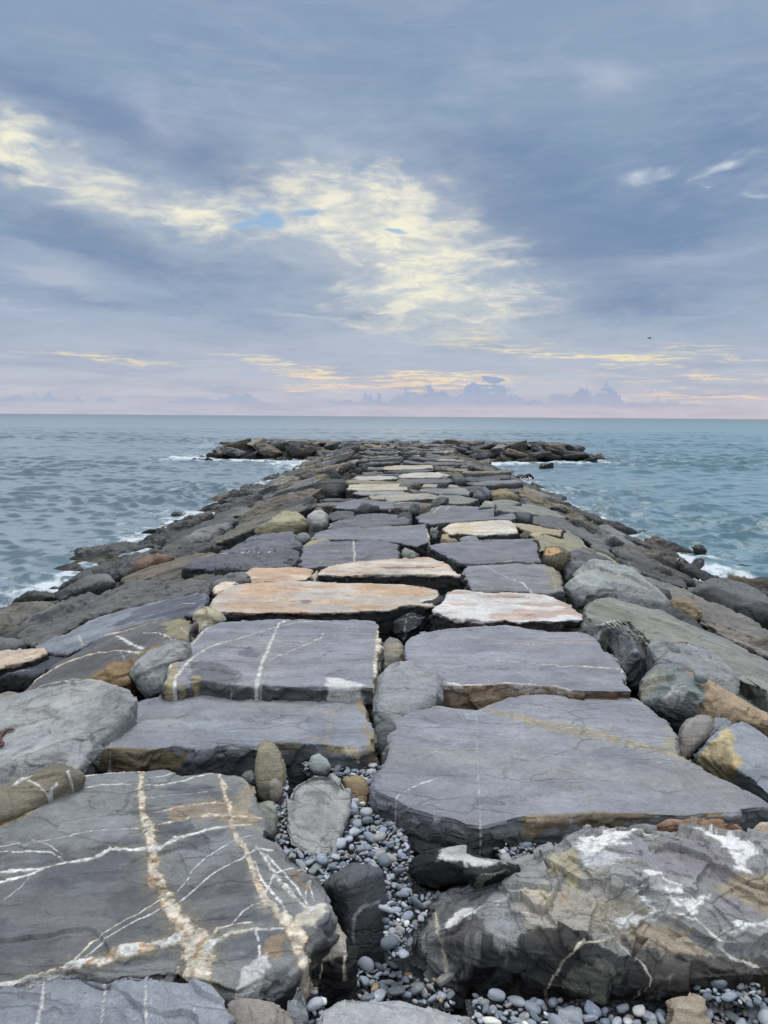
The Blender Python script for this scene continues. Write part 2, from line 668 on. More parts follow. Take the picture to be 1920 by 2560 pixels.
    C = C * (1 - 0.22 * sid[:, None] * (1 - chip))  # ambient occlusion painted in: steep sides darkened
    if ao:   # occlusion shade painted into the lower flanks of a stone
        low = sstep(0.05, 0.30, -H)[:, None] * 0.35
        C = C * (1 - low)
    co = co + no * disp[:, None]
    org = np.array([o[0], o[1], o[2]], np.float32)
    BVH_src = (co.copy(), me)
    setco(me, co - org)
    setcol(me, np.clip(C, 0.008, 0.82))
    smooth_shade(me)
    me.materials.clear()
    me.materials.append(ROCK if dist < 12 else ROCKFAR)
    me.name = name
    ob = bpy.data.objects.new(name, me)
    ob.location = tuple(map(float, org))
    COL.objects.link(ob)
    tag(ob, label, cat, group)
    return ob


def voxfor(d):
    return float(np.clip(d * 0.00165, 0.0042, 0.05))


def plane_for(tile, pts, z, tilt):
    cx = sum(p[0] for p in pts) / len(pts)
    cy = sum(p[1] for p in pts) / len(pts)
    px, py = nat(tile, cx, cy)
    if z is None:
        c = on_profile(px, py, 0.0)
        if tilt is None:
            e = 0.3
            tilt = ((float(profile(c[0] + e, c[1])) - float(profile(c[0] - e, c[1]))) / (2 * e), 0.0)
    elif isinstance(z, tuple):
        c = on_profile(px, py, z[0])
        if tilt is None:
            e = 0.3
            tilt = ((float(profile(c[0] + e, c[1])) - float(profile(c[0] - e, c[1]))) / (2 * e), 0.0)
    else:
        c = hit_plane(px, py, np.array([0, 0, z]), np.array([0, 0, 1.0]))
    if tilt is None:
        tilt = (0, 0)
    n = np.array([-tilt[0], -tilt[1], 1.0])
    return c, n / np.linalg.norm(n)


def register(ob, P):
    STONES.append((ob, np.array(P)[:, :2]))


def slab(tile, pts, label, z=0.0, tilt=None, th=0.35, cham=0.012, batter=0.03, rag=0.012, vox=None, smooth=1, name='flat_stone',
         cat='stone', **kw):
    o, n = plane_for(tile, pts, z, tilt)
    P = np.array([hit_plane(*nat(tile, a, b), o, n) for a, b in pts])
    dist = np.linalg.norm(o - np.array([0, 0, CAMZ]))
    vox = vox or voxfor(dist)
    SEED[0] += 3
    P = densify(P, max(0.03, vox * 3), rag, SEED[0])
    A = 0.5 * np.sum(P[:, 0] * np.roll(P[:, 1], -1) - np.roll(P[:, 0], -1) * P[:, 1])
    if A < 0:
        P = P[::-1]
    ch = 0.6 * cham * (0.6 + 0.8 * np.abs(fbm(P * 3, 3, SEED[0] + 2)))
    r0 = outset(P, -ch)
    r1 = P.copy()
    r1[:, 2] -= cham * 0.8
    bt = batter * (0.6 + 0.9 * fbm(np.c_[P[:, :2] * 2.5, P[:, 2]], 3, SEED[0] + 1))
    r2 = outset(P, bt * 0.7)
    r2[:, 2] -= th * 0.5
    r3 = outset(P, bt * 1.1 - 0.01)
    r3[:, 2] -= th
    me = remesh(loft([r3, r2, r1, r0], 'b'), vox, smooth)
    ob = finish(me, name, label, cat, tile, o, n, front_y=P[:, 1].min(), **kw)
    register(ob, P)
    return ob


def hull(tile, pts, label, tilt=(0, 0.4), smooth=3, vox=None, name='boulder', cat='rock', extra=0.0, **kw):
    W = np.array([hit_plane(*nat(tile, a, b), np.array([0, 0, z]), np.array([0, 0, 1.0])) for a, b, z in pts])
    o = W.mean(0)
    n = np.array([-tilt[0], -tilt[1], 1.0])
    n /= np.linalg.norm(n)
    o = o + n * max(0, ((W - o) @ n).max()) * 0.7
    dist = np.linalg.norm(o - np.array([0, 0, CAMZ]))
    vox = vox or voxfor(dist)
    me = remesh(hull_mesh(W, 'b'), vox, smooth)
    ob = finish(me, name, label, cat, tile, o, n, **kw)
    register(ob, [W[:, :2].min(0), (W[:, 0].max(), W[:, 1].min()), W[:, :2].max(0), (W[:, 0].min(), W[:, 1].max())])
    return ob


def boulder(tile, pts, label, z=0.0, h=0.10, back=0.25, lean=0.8, side_lean=0.0, crest=0.62, apex=(), smooth=5, vox=None,
            name='boulder', cat='rock', drop=0.15, **kw):
    """stone whose outline as seen from the walkway is pts; built as a full lump around a leaning mid-plane"""
    cx = sum(p[0] for p in pts) / len(pts)
    cy = sum(p[1] for p in pts) / len(pts)
    px, py = nat(tile, cx, cy)
    if z is None or isinstance(z, tuple):
        c = on_profile(px, py, 0.0 if z is None else z[0])
    else:
        c = hit_plane(px, py, np.array([0, 0, z]), np.array([0, 0, 1.0]))
    d = ray(px, py)
    n = np.array([side_lean, -(1 - lean) - 0.05, lean])
    n /= np.linalg.norm(n)
    W = np.array([hit_plane(*nat(tile, a, b), c, n) for a, b in pts])
    m = W.mean(0)
    size = np.linalg.norm(W - m, axis=1).mean()
    h = h * size / 0.25
    back = back * size / 0.25
    P = [w for w in W]
    P += [m + (w - m) * crest + n * h for w in W]
    P += [m + (w - m) * 0.88 + n * h * 0.55 for w in W]
    P += [m + (w - m) * 0.92 - n * back * 0.45 - np.array([0, 0, drop * size]) for w in W]
    P += [m + (w - m) * 0.6 - n * back - np.array([0, 0, drop * size]) for w in W]
    for a, b, hh in apex:
        P.append(hit_plane(*nat(tile, a, b), c, n) + n * h * hh)
    dist = np.linalg.norm(c - np.array([0, 0, CAMZ]))
    vox = vox or voxfor(dist)
    me = remesh(hull_mesh(P, 'b'), vox, smooth)
    kw.setdefault('chip', 0.0 if kw.get('step', 1) == 0 else 0.6)
    kw.setdefault('step', 0.6)
    kw.setdefault('strata', 0.5)
    ob = finish(me, name, label, cat, tile, c + n * h, n, **kw)
    register(ob, W)
    return ob
ZENITH, BACKG, SUN_E = 3.0, 0.5, 1.4
# ================================================================ foreground stones
WV = 'white'
slab('BL', [(-350, 480), (-200, 370), (0, 288), (60, 240), (170, 190), (240, 150), (330, 120), (440, 95), (560, 85), (640, 75), (710, 62),
            (790, 92), (900, 85), (950, 90), (1050, 105), (1090, 130), (1115, 200), (1112, 250), (1140, 310), (1140, 370), (1200, 400),
            (1230, 470), (1290, 520), (1340, 560), (1390, 610), (1430, 690), (1415, 735), (1345, 800), (1310, 880), (1200, 960),
            (1030, 1050), (915, 1015), (800, 985), (760, 965), (400, 965), (250, 940), (100, 1000), (-100, 1040), (-350, 1060)],
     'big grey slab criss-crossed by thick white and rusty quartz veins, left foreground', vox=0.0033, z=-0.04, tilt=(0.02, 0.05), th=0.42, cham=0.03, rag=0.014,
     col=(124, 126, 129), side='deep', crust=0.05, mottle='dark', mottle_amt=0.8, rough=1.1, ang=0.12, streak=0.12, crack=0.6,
     patches=[([(0, 520), (300, 500), (600, 460), (640, 560), (760, 620), (900, 560), (1050, 480), (1100, 560), (1180, 700), (900, 800),
                (600, 800), (300, 900), (-100, 1000), (-300, 800)], (92, 92, 95), 3, 0.55),
              ([(-50, 260), (300, 110), (560, 90), (600, 330), (300, 420), (0, 420)], (135, 138, 138), 3, 0.6),
              ([(1000, 110), (1100, 140), (1110, 250), (1140, 360), (1020, 330), (1000, 240)], 'tan', 2, 0.5),
              ([(760, 240), (980, 220), (1130, 270), (1130, 320), (900, 300), (740, 300)], 'ochre', 1.5, 0.28),
              ([(-50, 330), (60, 240), (170, 190), (230, 150), (240, 190), (100, 280), (-30, 350)], 'ochre', 2, 0.45),
              ([(1240, 510), (1300, 530), (1350, 590), (1340, 620), (1270, 570)], 'rust', 1, 0.8),
              ([(1140, 860), (1250, 820), (1240, 900), (1150, 920)], 'ochre', 1.5, 0.35),
              ([(1010, 1050), (1060, 950), (1160, 930), (1130, 1010), (1060, 1060)], 'white', 1.5, 0.7),
              ([(1290, 780), (1310, 700), (1400, 690), (1420, 730), (1330, 780)], 'cream', 1.5, 0.8)],
     veins=[([(610, 60, 36), (612, 150, 40), (620, 230, 42), (632, 300, 46), (645, 380, 62), (655, 460, 58), (668, 530, 55), (692, 600, 55),
              (735, 680, 66), (790, 750, 82), (825, 830, 100), (845, 900, 108), (855, 1010, 118)], 'cream', 'rust'),
            ([(950, 80, 22), (970, 180, 24), (1000, 270, 24), (1012, 350, 24), (1060, 450, 24), (1100, 540, 26), (1122, 600, 32), (1172, 680, 46),
              (1240, 740, 56), (1280, 790, 50), (1300, 900, 42)], 'cream', 'crust'),
            ([(-200, 545, 14), (0, 525, 16), (150, 510, 20), (280, 485, 22), (400, 465, 26), (470, 435, 34), (600, 430, 24), (690, 432, 28),
              (760, 392, 36), (880, 352, 28), (960, 340, 20), (1090, 325, 12)], 'white'),
            ([(-60, 572, 22), (0, 570, 24), (120, 540, 14), (200, 500, 7)], 'white'),
            ([(-60, 445, 12), (0, 446, 13), (120, 440, 8), (220, 440, 8), (285, 485, 14)], 'white'),
            ([(0, 420, 4), (200, 392, 5), (400, 352, 5), (600, 336, 6)], 'white'),
            ([(150, 225, 8), (300, 176, 7), (440, 152, 10), (590, 148, 8)], 'white'),
            ([(-60, 320, 8), (0, 288, 8), (100, 232, 10), (240, 165, 14), (400, 112, 10), (540, 92, 10), (640, 80, 8)], 'cream'),
            ([(630, 150, 7), (760, 130, 11), (850, 102, 9), (930, 92, 5)], 'white'),
            ([(650, 265, 10), (760, 247, 14), (900, 230, 14), (1000, 226, 12)], 'cream', 'ochre'),
            ([(680, 330, 6), (760, 302, 12), (900, 282, 22), (990, 286, 18), (1120, 300, 20)], 'cream', 'crust'),
            ([(770, 612, 5), (830, 522, 5), (920, 442, 6), (1020, 392, 6), (1090, 372, 4)], 'white'),
            ([(775, 658, 7), (850, 592, 8), (920, 532, 9), (1050, 462, 11), (1110, 428, 12), (1180, 432, 10)], 'white'),
            ([(310, 912, 8), (400, 822, 7), (520, 752, 6), (600, 712, 6), (690, 655, 5)], 'cream'),
            ([(370, 888, 6), (460, 812, 6), (560, 762, 6), (690, 692, 6)], 'white'),
            ([(-200, 1075, 26), (0, 1005, 26), (150, 972, 30), (300, 920, 30), (450, 905, 50), (540, 872, 66), (640, 855, 48), (760, 822, 40)], 'white', 'ochre'),
            ([(880, 880, 34), (930, 822, 26), (1000, 792, 22), (1100, 782, 22), (1250, 775, 14)], 'white', 'tan'),
            ([(900, 812, 10), (940, 768, 13), (1010, 757, 9), (1090, 748, 6)], 'cream', 'ochre'),
            ([(1108, 415, 6), (1150, 472, 14), (1210, 562, 20), (1260, 622, 16), (1310, 672, 14), (1360, 702, 30)], 'white'),
            ([(1150, 450, 6), (1230, 532, 9), (1290, 602, 9), (1340, 690, 10)], 'white'),
            ([(1098, 480, 6), (1130, 562, 10), (1190, 622, 12), (1240, 700, 14)], 'white'),
            ([(1000, 752, 5), (1050, 702, 6), (1120, 657, 6)], 'white'),
            ([(1150, 610, 8), (1190, 532, 8), (1280, 500, 8)], 'white'),
            ([(1110, 790, 8), (1120, 860, 10), (1125, 940, 10)], 'white'),
            ([(-40, 690, 4), (70, 602, 4), (150, 530, 4)], 'white'),
            ([(130, 375, 2), (210, 410, 2), (270, 450, 3)], 'white'),
            ([(630, 200, 2), (800, 180, 3), (960, 170, 2)], 'white'), ([(640, 120, 3), (760, 95, 4)], 'white'),
            ([(1320, 640, 5), (1330, 560, 5), (1350, 620, 4), (1360, 660, 5)], 'cream')])

slab('BL', [(-250, 1010), (0, 992), (130, 1002), (250, 955), (350, 945), (385, 968), (450, 982), (560, 952), (690, 955), (850, 975), (935, 1005),
            (980, 1070), (987, 1130), (985, 1250), (900, 1420), (-250, 1420)],
     'blue-grey slab with thin straight white lines in the bottom left corner', z=0.0, tilt=(0, 0.10), th=0.30, cham=0.02,
     col=(130, 136, 148), side='dark', rough=1.3, step=1.6, ang=-0.5,
     veins=[([(190, 975, 9), (178, 1060, 9), (155, 1200, 9)], 'white'), ([(455, 985, 6), (445, 1080, 7), (435, 1200, 8)], 'white'),
            ([(632, 955, 7), (630, 1080, 8), (632, 1200, 8)], 'white'), ([(652, 955, 5), (656, 1080, 5), (655, 1200, 5)], 'pale'),
            ([(360, 1040, 5), (430, 1005, 4), (540, 968, 4)], 'pale'), ([(490, 1180, 8), (560, 1140, 8), (640, 1115, 5)], 'pale'),
            ([(890, 1010, 3), (850, 1090, 3), (830, 1170, 3)], 'pale')])

slab('BL', [(1298, 815), (1335, 765), (1395, 738), (1450, 732), (1488, 775), (1494, 860), (1420, 850), (1330, 880)],
     'black broken block laced with white veins at the right end of the veined slab', z=-0.10, tilt=(0, 0.2), th=0.34, cham=0.03, smooth=4,
     col=(124, 120, 112), side=(40, 40, 42), crust=0.02, strata=1.3, mottle='cream', mottle_amt=0.45, name='boulder', cat='rock',
     fveins=[([(1405, 860, 3), (1385, 930, 3), (1350, 1070, 3)], 'cream'),
             ([(1480, 850, 7), (1488, 980, 7)], 'cream')])

hull('BL', [(1412, 572, -.11), (1530, 488, -.04), (1640, 520, -.05), (1502, 575, -.07), (1718, 878, -.33), (1640, 925, -.36), (1522, 938, -.37), (1488, 800, -.36),
            (1405, 640, -.22), (1500, 520, -.5), (1620, 560, -.55), (1690, 720, -.5)],
     'black angular block wedged upright in the pebble-filled gap between the foreground slabs', tilt=(0, 1.0), smooth=1,
     col=(84, 89, 97), streak=0.15, ang=1.35, crack=2.0, chip=0.0, rough=0.8, strata=0.4,
     patches=[([(1400, 560), (1480, 560), (1520, 700), (1530, 950), (1400, 950)], (26, 28, 32), 2, 0.9)],
     veins=[([(1535, 910, 5), (1525, 800, 8), (1530, 720, 9), (1570, 680, 13), (1640, 655, 12)], 'pale'), ([(1405, 640, 4), (1410, 580, 4)], 'pale')])

hull('BR', [(218, 425, .01), (270, 430, .01), (400, 462, .0), (530, 483, -.01), (570, 500, -.03), (430, 527, -.01), (240, 465, .0),
            (130, 452, -.03), (115, 500, -.06), (150, 575, -.14), (300, 598, -.18), (440, 612, -.18), (560, 610, -.16), (608, 580, -.12), (595, 545, -.07),
            (300, 470, -.3), (500, 500, -.3), (150, 560, -.3), (560, 600, -.3)],
     'shiny black stone with a strip of white crust on top, below the large flat slab', tilt=(0, 0.9), smooth=3,
     col=(34, 37, 42), streak=0.06, rough=0.8,
     patches=[([(215, 422), (280, 428), (400, 462), (545, 482), (540, 500), (430, 522), (330, 505), (250, 470)], 'white', 1.2, 0.85)],
     veins=[([(120, 530, 8), (170, 570, 10), (250, 582, 10), (400, 560, 9), (480, 545, 9), (530, 518, 8), (570, 520, 7)], (140, 140, 132))])

slab('MR', [(45, 640), (60, 610), (85, 600), (170, 557), (230, 555), (290, 565), (400, 575), (440, 560), (530, 525), (600, 515), (700, 512),
            (780, 515), (1000, 510), (1090, 525), (1150, 570), (1200, 610), (1250, 660), (1268, 710), (1280, 780), (1400, 850), (1500, 890),
            (1600, 940), (1660, 975), (1800, 1030), (1760, 1060), (1650, 1000), (1500, 1022), (1400, 1025), (1300, 1035), (1100, 1027),
            (900, 1030), (780, 1040), (640, 1045), (590, 1052), (430, 1082), (350, 1072), (300, 1052), (200, 1030), (100, 998), (30, 962),
            (-50, 930), (-48, 900), (0, 820), (20, 780), (35, 720)],
     'very large purple-grey slab with a smooth flat top crossed by a tan band, right foreground', vox=0.0042, z=-0.01, tilt=(0, 0.02), th=0.36, cham=0.02, batter=0.02,
     col=(138, 140, 148), side=(108, 113, 117), crust=0.06, mottle=(130, 132, 142), mottle_amt=0.5, rough=0.7, strata=1.2, ang=-0.15, streak=0.08, crack=0.5,
     patches=[([(430, 560), (560, 590), (850, 655), (1150, 730), (1280, 780), (1150, 760), (850, 700), (600, 650)], 'lichen', 2.5, 0.3),
              ([(1240, 650), (1275, 720), (1280, 785), (1240, 760)], 'lichen', 2, 0.5)],
     veins=[([(420, 568, 6), (560, 602, 9), (700, 638, 10), (850, 672, 9), (1000, 702, 9), (1150, 742, 9), (1285, 790, 6)], 'ochre'),
            ([(430, 578, 4), (560, 616, 7), (700, 652, 8), (850, 684, 8), (1000, 716, 6), (1100, 742, 4)], 'ochre', 'tan'),
            ([(45, 718, 6), (200, 655, 5), (400, 585, 6), (540, 520, 5)], 'pale'),
            ([(400, 600, 2), (402, 760, 3), (408, 900, 4), (415, 1060, 5), (416, 1120, 6)], 'pale'),
            ([(5, 1080, 6), (30, 1000, 6), (60, 950, 6), (130, 912, 6), (235, 870, 5)], 'white'),
            ([(690, 545, 3), (800, 512, 3)], 'pale'), ([(1040, 825, 2), (1200, 805, 3), (1270, 780, 3)], 'pale'),
            ([(90, 805, 3), (240, 750, 3), (400, 700, 2)], 'pale'), ([(1085, 520, 9), (1150, 575, 8)], 'white')],
     fpatches=[([(620, 1040), (900, 1030), (1300, 1030), (1500, 1020), (1500, 1060), (1200, 1100), (800, 1150), (640, 1150)], 'brown', 2, 0.75),
               ([(640, 1060), (700, 1050), (700, 1150), (610, 1160)], 'tan', 2, 0.35)],
     fveins=[([(416, 1070, 7), (418, 1150, 8), (416, 1240, 7)], 'white')])

hull('BR', [(700, 462, -.16), (760, 432, -.12), (870, 385, -.06), (900, 342, .0), (950, 316, .03), (1000, 311, .05), (1200, 330, .05), (1380, 370, .05),
            (1560, 385, .04), (1900, 395, .02), (1950, 600, -.05), (1950, 960, -.16), (1650, 965, -.17), (1400, 960, -.15), (1200, 990, -.16),
            (950, 940, -.13), (780, 830, -.09), (560, 600, -.14), (660, 560, -.14), (1000, 600, .0),
            (240, 600, -.13), (430, 622, -.11), (320, 620, -.11), (150, 700, -.18), (100, 765, -.22), (90, 810, -.24), (410, 830, -.14), (80, 850, -.28),
            (50, 1010, -.42), (180, 1060, -.44), (330, 1120, -.46), (600, 1112, -.42), (1000, 1085, -.36), (1220, 1085, -.33), (1650, 1085, -.33), (1950, 1090, -.33),
            (1000, 316, -.45), (1700, 390, -.45), (700, 470, -.5), (250, 620, -.6)],
     'large jagged rock of mixed grey, tan and white layers with dark lower faces, bottom right', vox=0.0036, tilt=(0, 0.45), smooth=1, name='boulder',
     col=(142, 143, 146), mottle=(134, 128, 116), mottle_amt=0.5, rough=1.5, step=2.0, strata=1.3, crack=0.6, streak=0.2, ang=-0.35, chip=0.75,
     patches=[([(700, 470), (800, 440), (880, 520), (900, 600), (760, 650), (720, 560)], 'tan', 2, 0.7),
              ([(560, 620), (660, 580), (900, 660), (1200, 760), (1400, 860), (1300, 900), (1000, 900), (640, 840)], (168, 160, 144), 3, 0.65),
              ([(1000, 830), (1200, 770), (1380, 850), (1200, 900), (1050, 900)], (166, 148, 118), 3, 0.5),
              ([(1400, 640), (1500, 560), (1750, 500), (1750, 690), (1550, 680)], (160, 145, 120), 3, 0.8),
              ([(1000, 420), (1300, 380), (1450, 430), (1500, 520), (1400, 600), (1200, 600), (1000, 520)], (138, 134, 140), 3, 0.8),
              ([(1310, 740), (1450, 650), (1560, 700), (1500, 800), (1400, 800)], (132, 128, 134), 2, 0.8),
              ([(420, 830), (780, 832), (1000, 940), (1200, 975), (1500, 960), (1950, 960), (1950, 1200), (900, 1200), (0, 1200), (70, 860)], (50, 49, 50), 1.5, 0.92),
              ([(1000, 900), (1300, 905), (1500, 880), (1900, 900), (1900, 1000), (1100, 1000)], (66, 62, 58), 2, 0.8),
              ([(270, 705), (420, 705), (418, 800), (290, 800)], (72, 68, 68), 1, 0.8),
              ([(400, 880), (600, 925), (800, 970), (1000, 1000), (1200, 1040), (1190, 1072), (1000, 1050), (700, 990), (400, 925)], (116, 114, 108), 0.8, 0.9),
              ([(840, 440), (870, 380), (960, 335), (1060, 335), (1180, 365), (1150, 390), (1020, 400), (960, 440), (900, 475)], (236, 236, 234), 2, 1.0),
              ([(1360, 362), (1480, 365), (1580, 400), (1590, 480), (1570, 545), (1490, 545), (1510, 480), (1450, 410)], (236, 236, 234), 1.2, 1.0),
              ([(270, 640), (330, 610), (400, 625), (440, 680), (400, 707), (280, 702)], (236, 236, 234), 1.3, 1.0),
              ([(880, 470), (930, 480), (1020, 510), (1000, 545), (930, 550), (860, 560)], (196, 198, 202), 1.5, 0.8),
              ([(1060, 590), (1120, 580), (1235, 608), (1222, 632), (1100, 622)], (230, 230, 228), 1, 1.0),
              ([(1210, 685), (1270, 652), (1370, 660), (1310, 735), (1290, 700)], (230, 230, 228), 1.3, 1.0),
              ([(950, 822), (1000, 780), (1165, 740), (1100, 790), (1010, 832)], (208, 210, 208), 0.8, 1.0),
              ([(1400, 832), (1500, 775), (1700, 725), (1700, 785), (1500, 822)], (214, 215, 216), 1.3, 1.0),
              ([(1040, 655), (1080, 670), (1150, 740), (1100, 715)], (205, 206, 204), 0.8, 0.9),
              ([(560, 590), (640, 580), (770, 670), (730, 690), (640, 640)], (186, 176, 152), 1.5, 0.8),
              ([(830, 625), (890, 630), (900, 665), (850, 668)], (150, 150, 140), 1, 0.8),
              ([(760, 650), (830, 645), (820, 672), (780, 675)], 'rust', 1, 0.6)],
     veins=[([(222, 600, 8), (232, 660, 11), (250, 725, 13), (290, 810, 13), (340, 870, 13), (388, 932, 12), (395, 980, 16), (500, 1060, 16), (600, 1115, 14)], 'cream'),
            ([(490, 645, 6), (540, 702, 7), (620, 757, 8), (690, 715, 6)], 'cream'),
            ([(215, 880, 15), (280, 962, 15), (345, 1022, 14), (400, 1072, 12), (530, 1097, 10)], 'cream'),
            ([(80, 880, 6), (100, 960, 6), (130, 1030, 6)], 'pale'),
            ([(460, 1032, 3), (700, 948, 5), (850, 892, 6), (985, 862, 6)], 'cream'),
            ([(870, 702, 4), (950, 832, 4), (1050, 930, 6), (1130, 992, 11), (1212, 1082, 11)], 'cream'),
            ([(1160, 742, 6), (1300, 752, 8), (1400, 822, 10), (1500, 890, 16), (1700, 960, 20)], 'white'),
            ([(80, 842, 22), (200, 862, 15), (240, 882, 8)], 'white'), ([(470, 640, 3), (620, 590, 3)], 'white')])

slab('BR', [(-275, 1110), (-180, 1062), (-60, 1042), (60, 1036), (200, 1078), (350, 1110), (470, 1150), (540, 1200), (560, 1420), (-290, 1420)],
     'smooth pale mauve-grey slab at the bottom edge, centre of the photo', z=-0.06, tilt=(0, 0.05), th=0.3, cham=0.05, smooth=8,
     col=(170, 169, 172), rough=0.5, step=0.3, crack=0, streak=0.04)
boulder('BL', [(985, 1078), (1050, 1066), (1130, 1090), (1160, 1122), (1250, 1118), (1278, 1160), (1280, 1300), (975, 1300)],
        'low brownish-grey stone at the bottom edge beside the blue-grey slab', z=-0.08, h=0.06, lean=0.85, col=(148, 142, 136))
boulder('BL', [(1268, 985), (1312, 982), (1335, 1030), (1352, 1085), (1355, 1180), (1300, 1215), (1228, 1180), (1230, 1070)],
        'grey tapering stone standing on end at the bottom among pebbles', z=-0.06, h=0.07, lean=0.5, crest=0.45, col=(140, 146, 152), smooth=8)
boulder('BR', [(1240, 1105), (1300, 1088), (1370, 1110), (1400, 1170), (1390, 1300), (1220, 1300)],
        'brown rounded stone at the bottom right edge among pebbles', z=-0.22, h=0.08, col=(150, 140, 122), mottle='brown')
boulder('BR', [(755, 1120), (810, 1100), (850, 1105), (860, 1180), (850, 1240), (760, 1240)],
        'pale blue-grey squarish stone at the bottom edge among pebbles', z=-0.24, h=0.07, col=(164, 172, 178))
boulder('BL', [(1530, 990), (1590, 985), (1620, 1020), (1610, 1062), (1540, 1062), (1500, 1030)],
        'small brown angular stone under the black wedged block', z=-0.34, h=0.08, col=(112, 98, 76))

# standing stones and block of the central gap
boulder('BL', [(1098, 20), (1105, -30), (1125, -55), (1150, -62), (1185, -40), (1215, 5), (1235, 60), (1240, 110), (1225, 165), (1190, 210), (1140, 225), (1108, 190), (1095, 120)],
        'tall oval tan stone standing on end in front of the long grey slab', z=-0.02, h=0.09, back=0.14, lean=0.30, crest=0.55, col=(166, 160, 134), mottle=(150, 148, 132), rough=0.4, step=0, crack=0, smooth=22)
boulder('BL', [(1160, 135), (1175, 115), (1198, 118), (1222, 155), (1222, 190), (1195, 218), (1165, 210)],
        'small smooth grey-brown stone leaning at the foot of the tall oval stone', z=-0.04, h=0.09, lean=0.3, col=(150, 146, 138), rough=0.4, step=0, crack=0, smooth=22)
boulder('BL', [(1045, 100), (1060, 82), (1090, 80), (1100, 110), (1090, 140), (1060, 140)],
        'small dark green stone with a white line tucked behind the veined slab', z=-0.04, h=0.08, lean=0.5, col=(98, 104, 102), step=0, crack=0, veins=[([(1045, 105, 3), (1095, 110, 3)], 'pale')])
boulder('BL', [(1102, 250), (1130, 222), (1170, 214), (1200, 230), (1206, 290), (1195, 345), (1170, 372), (1140, 370), (1115, 320)],
        'greenish-grey rounded stone beside the right edge of the veined slab', z=-0.04, h=0.09, lean=0.45, col=(146, 150, 140), step=0, crack=0, rough=0.6, smooth=18)
boulder('BL', [(1155, 372), (1195, 362), (1235, 368), (1238, 392), (1200, 404), (1165, 398)],
        'flat dark oval stone below the greenish rounded stone', z=-0.12, h=0.07, lean=0.6, col=(98, 104, 106), step=0, crack=0, rough=0.3, smooth=18)
boulder('BL', [(1222, 190), (1245, 150), (1290, 110), (1345, 75), (1400, 72), (1450, 82), (1495, 110), (1520, 160), (1508, 230), (1478, 300), (1462, 380),
               (1450, 450), (1400, 478), (1330, 450), (1250, 400), (1228, 300)],
        'sandy grey concrete-like block with a pitted top, filling the gap behind the pebbles', z=-0.05, h=0.02, back=0.25, lean=0.76, crest=0.93, col=(154, 155, 156), rough=0.7, step=0.2, crack=0, smooth=6, streak=0.03,
        patches=[([(1290, 180), (1330, 130), (1420, 120), (1440, 180), (1410, 260), (1320, 280), (1290, 230)], (150, 150, 146), 1, 0.6),
                 ([(1262, 200), (1285, 160), (1292, 330), (1270, 340)], (112, 112, 112), 1.5, 0.6),
                 ([(1320, 150), (1380, 140), (1400, 160), (1370, 200), (1325, 190)], (110, 110, 108), 2.0, 0.6)])
boulder('BL', [(1345, 60), (1350, 25), (1375, 18), (1410, 35), (1430, 70), (1400, 85), (1360, 85)],
        'pale blue-grey wedge stone behind the sandy block', z=-0.08, h=0.07, lean=0.6, col=(158, 168, 174), step=0, crack=0)
boulder('BL', [(1472, 110), (1530, 95), (1575, 110), (1600, 160), (1602, 215), (1585, 258), (1545, 240), (1515, 190)],
        'brownish-ochre rounded stone between the sandy block and the big flat slab', z=-0.07, h=0.08, lean=0.5, col=(158, 138, 102), mottle='brown', step=0, crack=0, rough=0.5, smooth=18)
boulder('BL', [(1486, 235), (1510, 225), (1550, 240), (1585, 275), (1588, 318), (1560, 325), (1520, 295)],
        'largest pale lavender-grey flat cobble at the top of the pebble bed', z=-0.14, h=0.05, lean=0.7, col=(172, 177, 188), step=0, crack=0, rough=0.3, smooth=18, name='cobble', cat='cobble')
boulder('BL', [(1205, 410), (1225, 412), (1262, 465), (1268, 485), (1250, 488), (1218, 450)],
        'slender dark cobble along the right edge of the veined slab', z=-0.16, h=0.05, lean=0.7, col=(126, 130, 132), step=0, crack=0, rough=0.3, name='cobble', cat='cobble')
boulder('BR', [(655, 375), (670, 362), (740, 366), (790, 380), (792, 395), (740, 402), (680, 392)],
        'flat grey elongated cobble lying across the pebbles below the large slab', z=-0.12, h=0.05, lean=0.7, col=(126, 131, 137), step=0, crack=0, rough=0.3, smooth=18, name='cobble', cat='cobble')
boulder('BR', [(790, 360), (835, 318), (880, 335), (888, 372), (860, 400), (800, 405)],
        'dark angular stone tucked under the lip of the large flat slab', z=-0.10, h=0.06, lean=0.6, col=(70, 76, 84))
boulder('BR', [(1190, 325), (1220, 305), (1300, 312), (1400, 318), (1480, 330), (1540, 300), (1570, 330), (1600, 372), (1540, 382), (1400, 362), (1300, 345), (1200, 335)],
        'crumbly row of cream and rust crystals between the two right foreground rocks', z=-0.01, h=0.04, back=0.12, lean=0.6, col=(138, 108, 82), mottle='cream', mottle_amt=0.6, rough=1.6, chip=1.0, smooth=2, crest=0.8, name='quartz_crust', cat='crust')
boulder('BR', [(1600, 350), (1630, 318), (1660, 312), (1720, 330), (1720, 385), (1620, 385)],
        'white quartz lump at the right edge behind the jagged mixed rock', z=0.0, h=0.06, col=(196, 186, 172), mottle='brown', rough=1.5, smooth=3, name='quartz_crust', cat='crust')

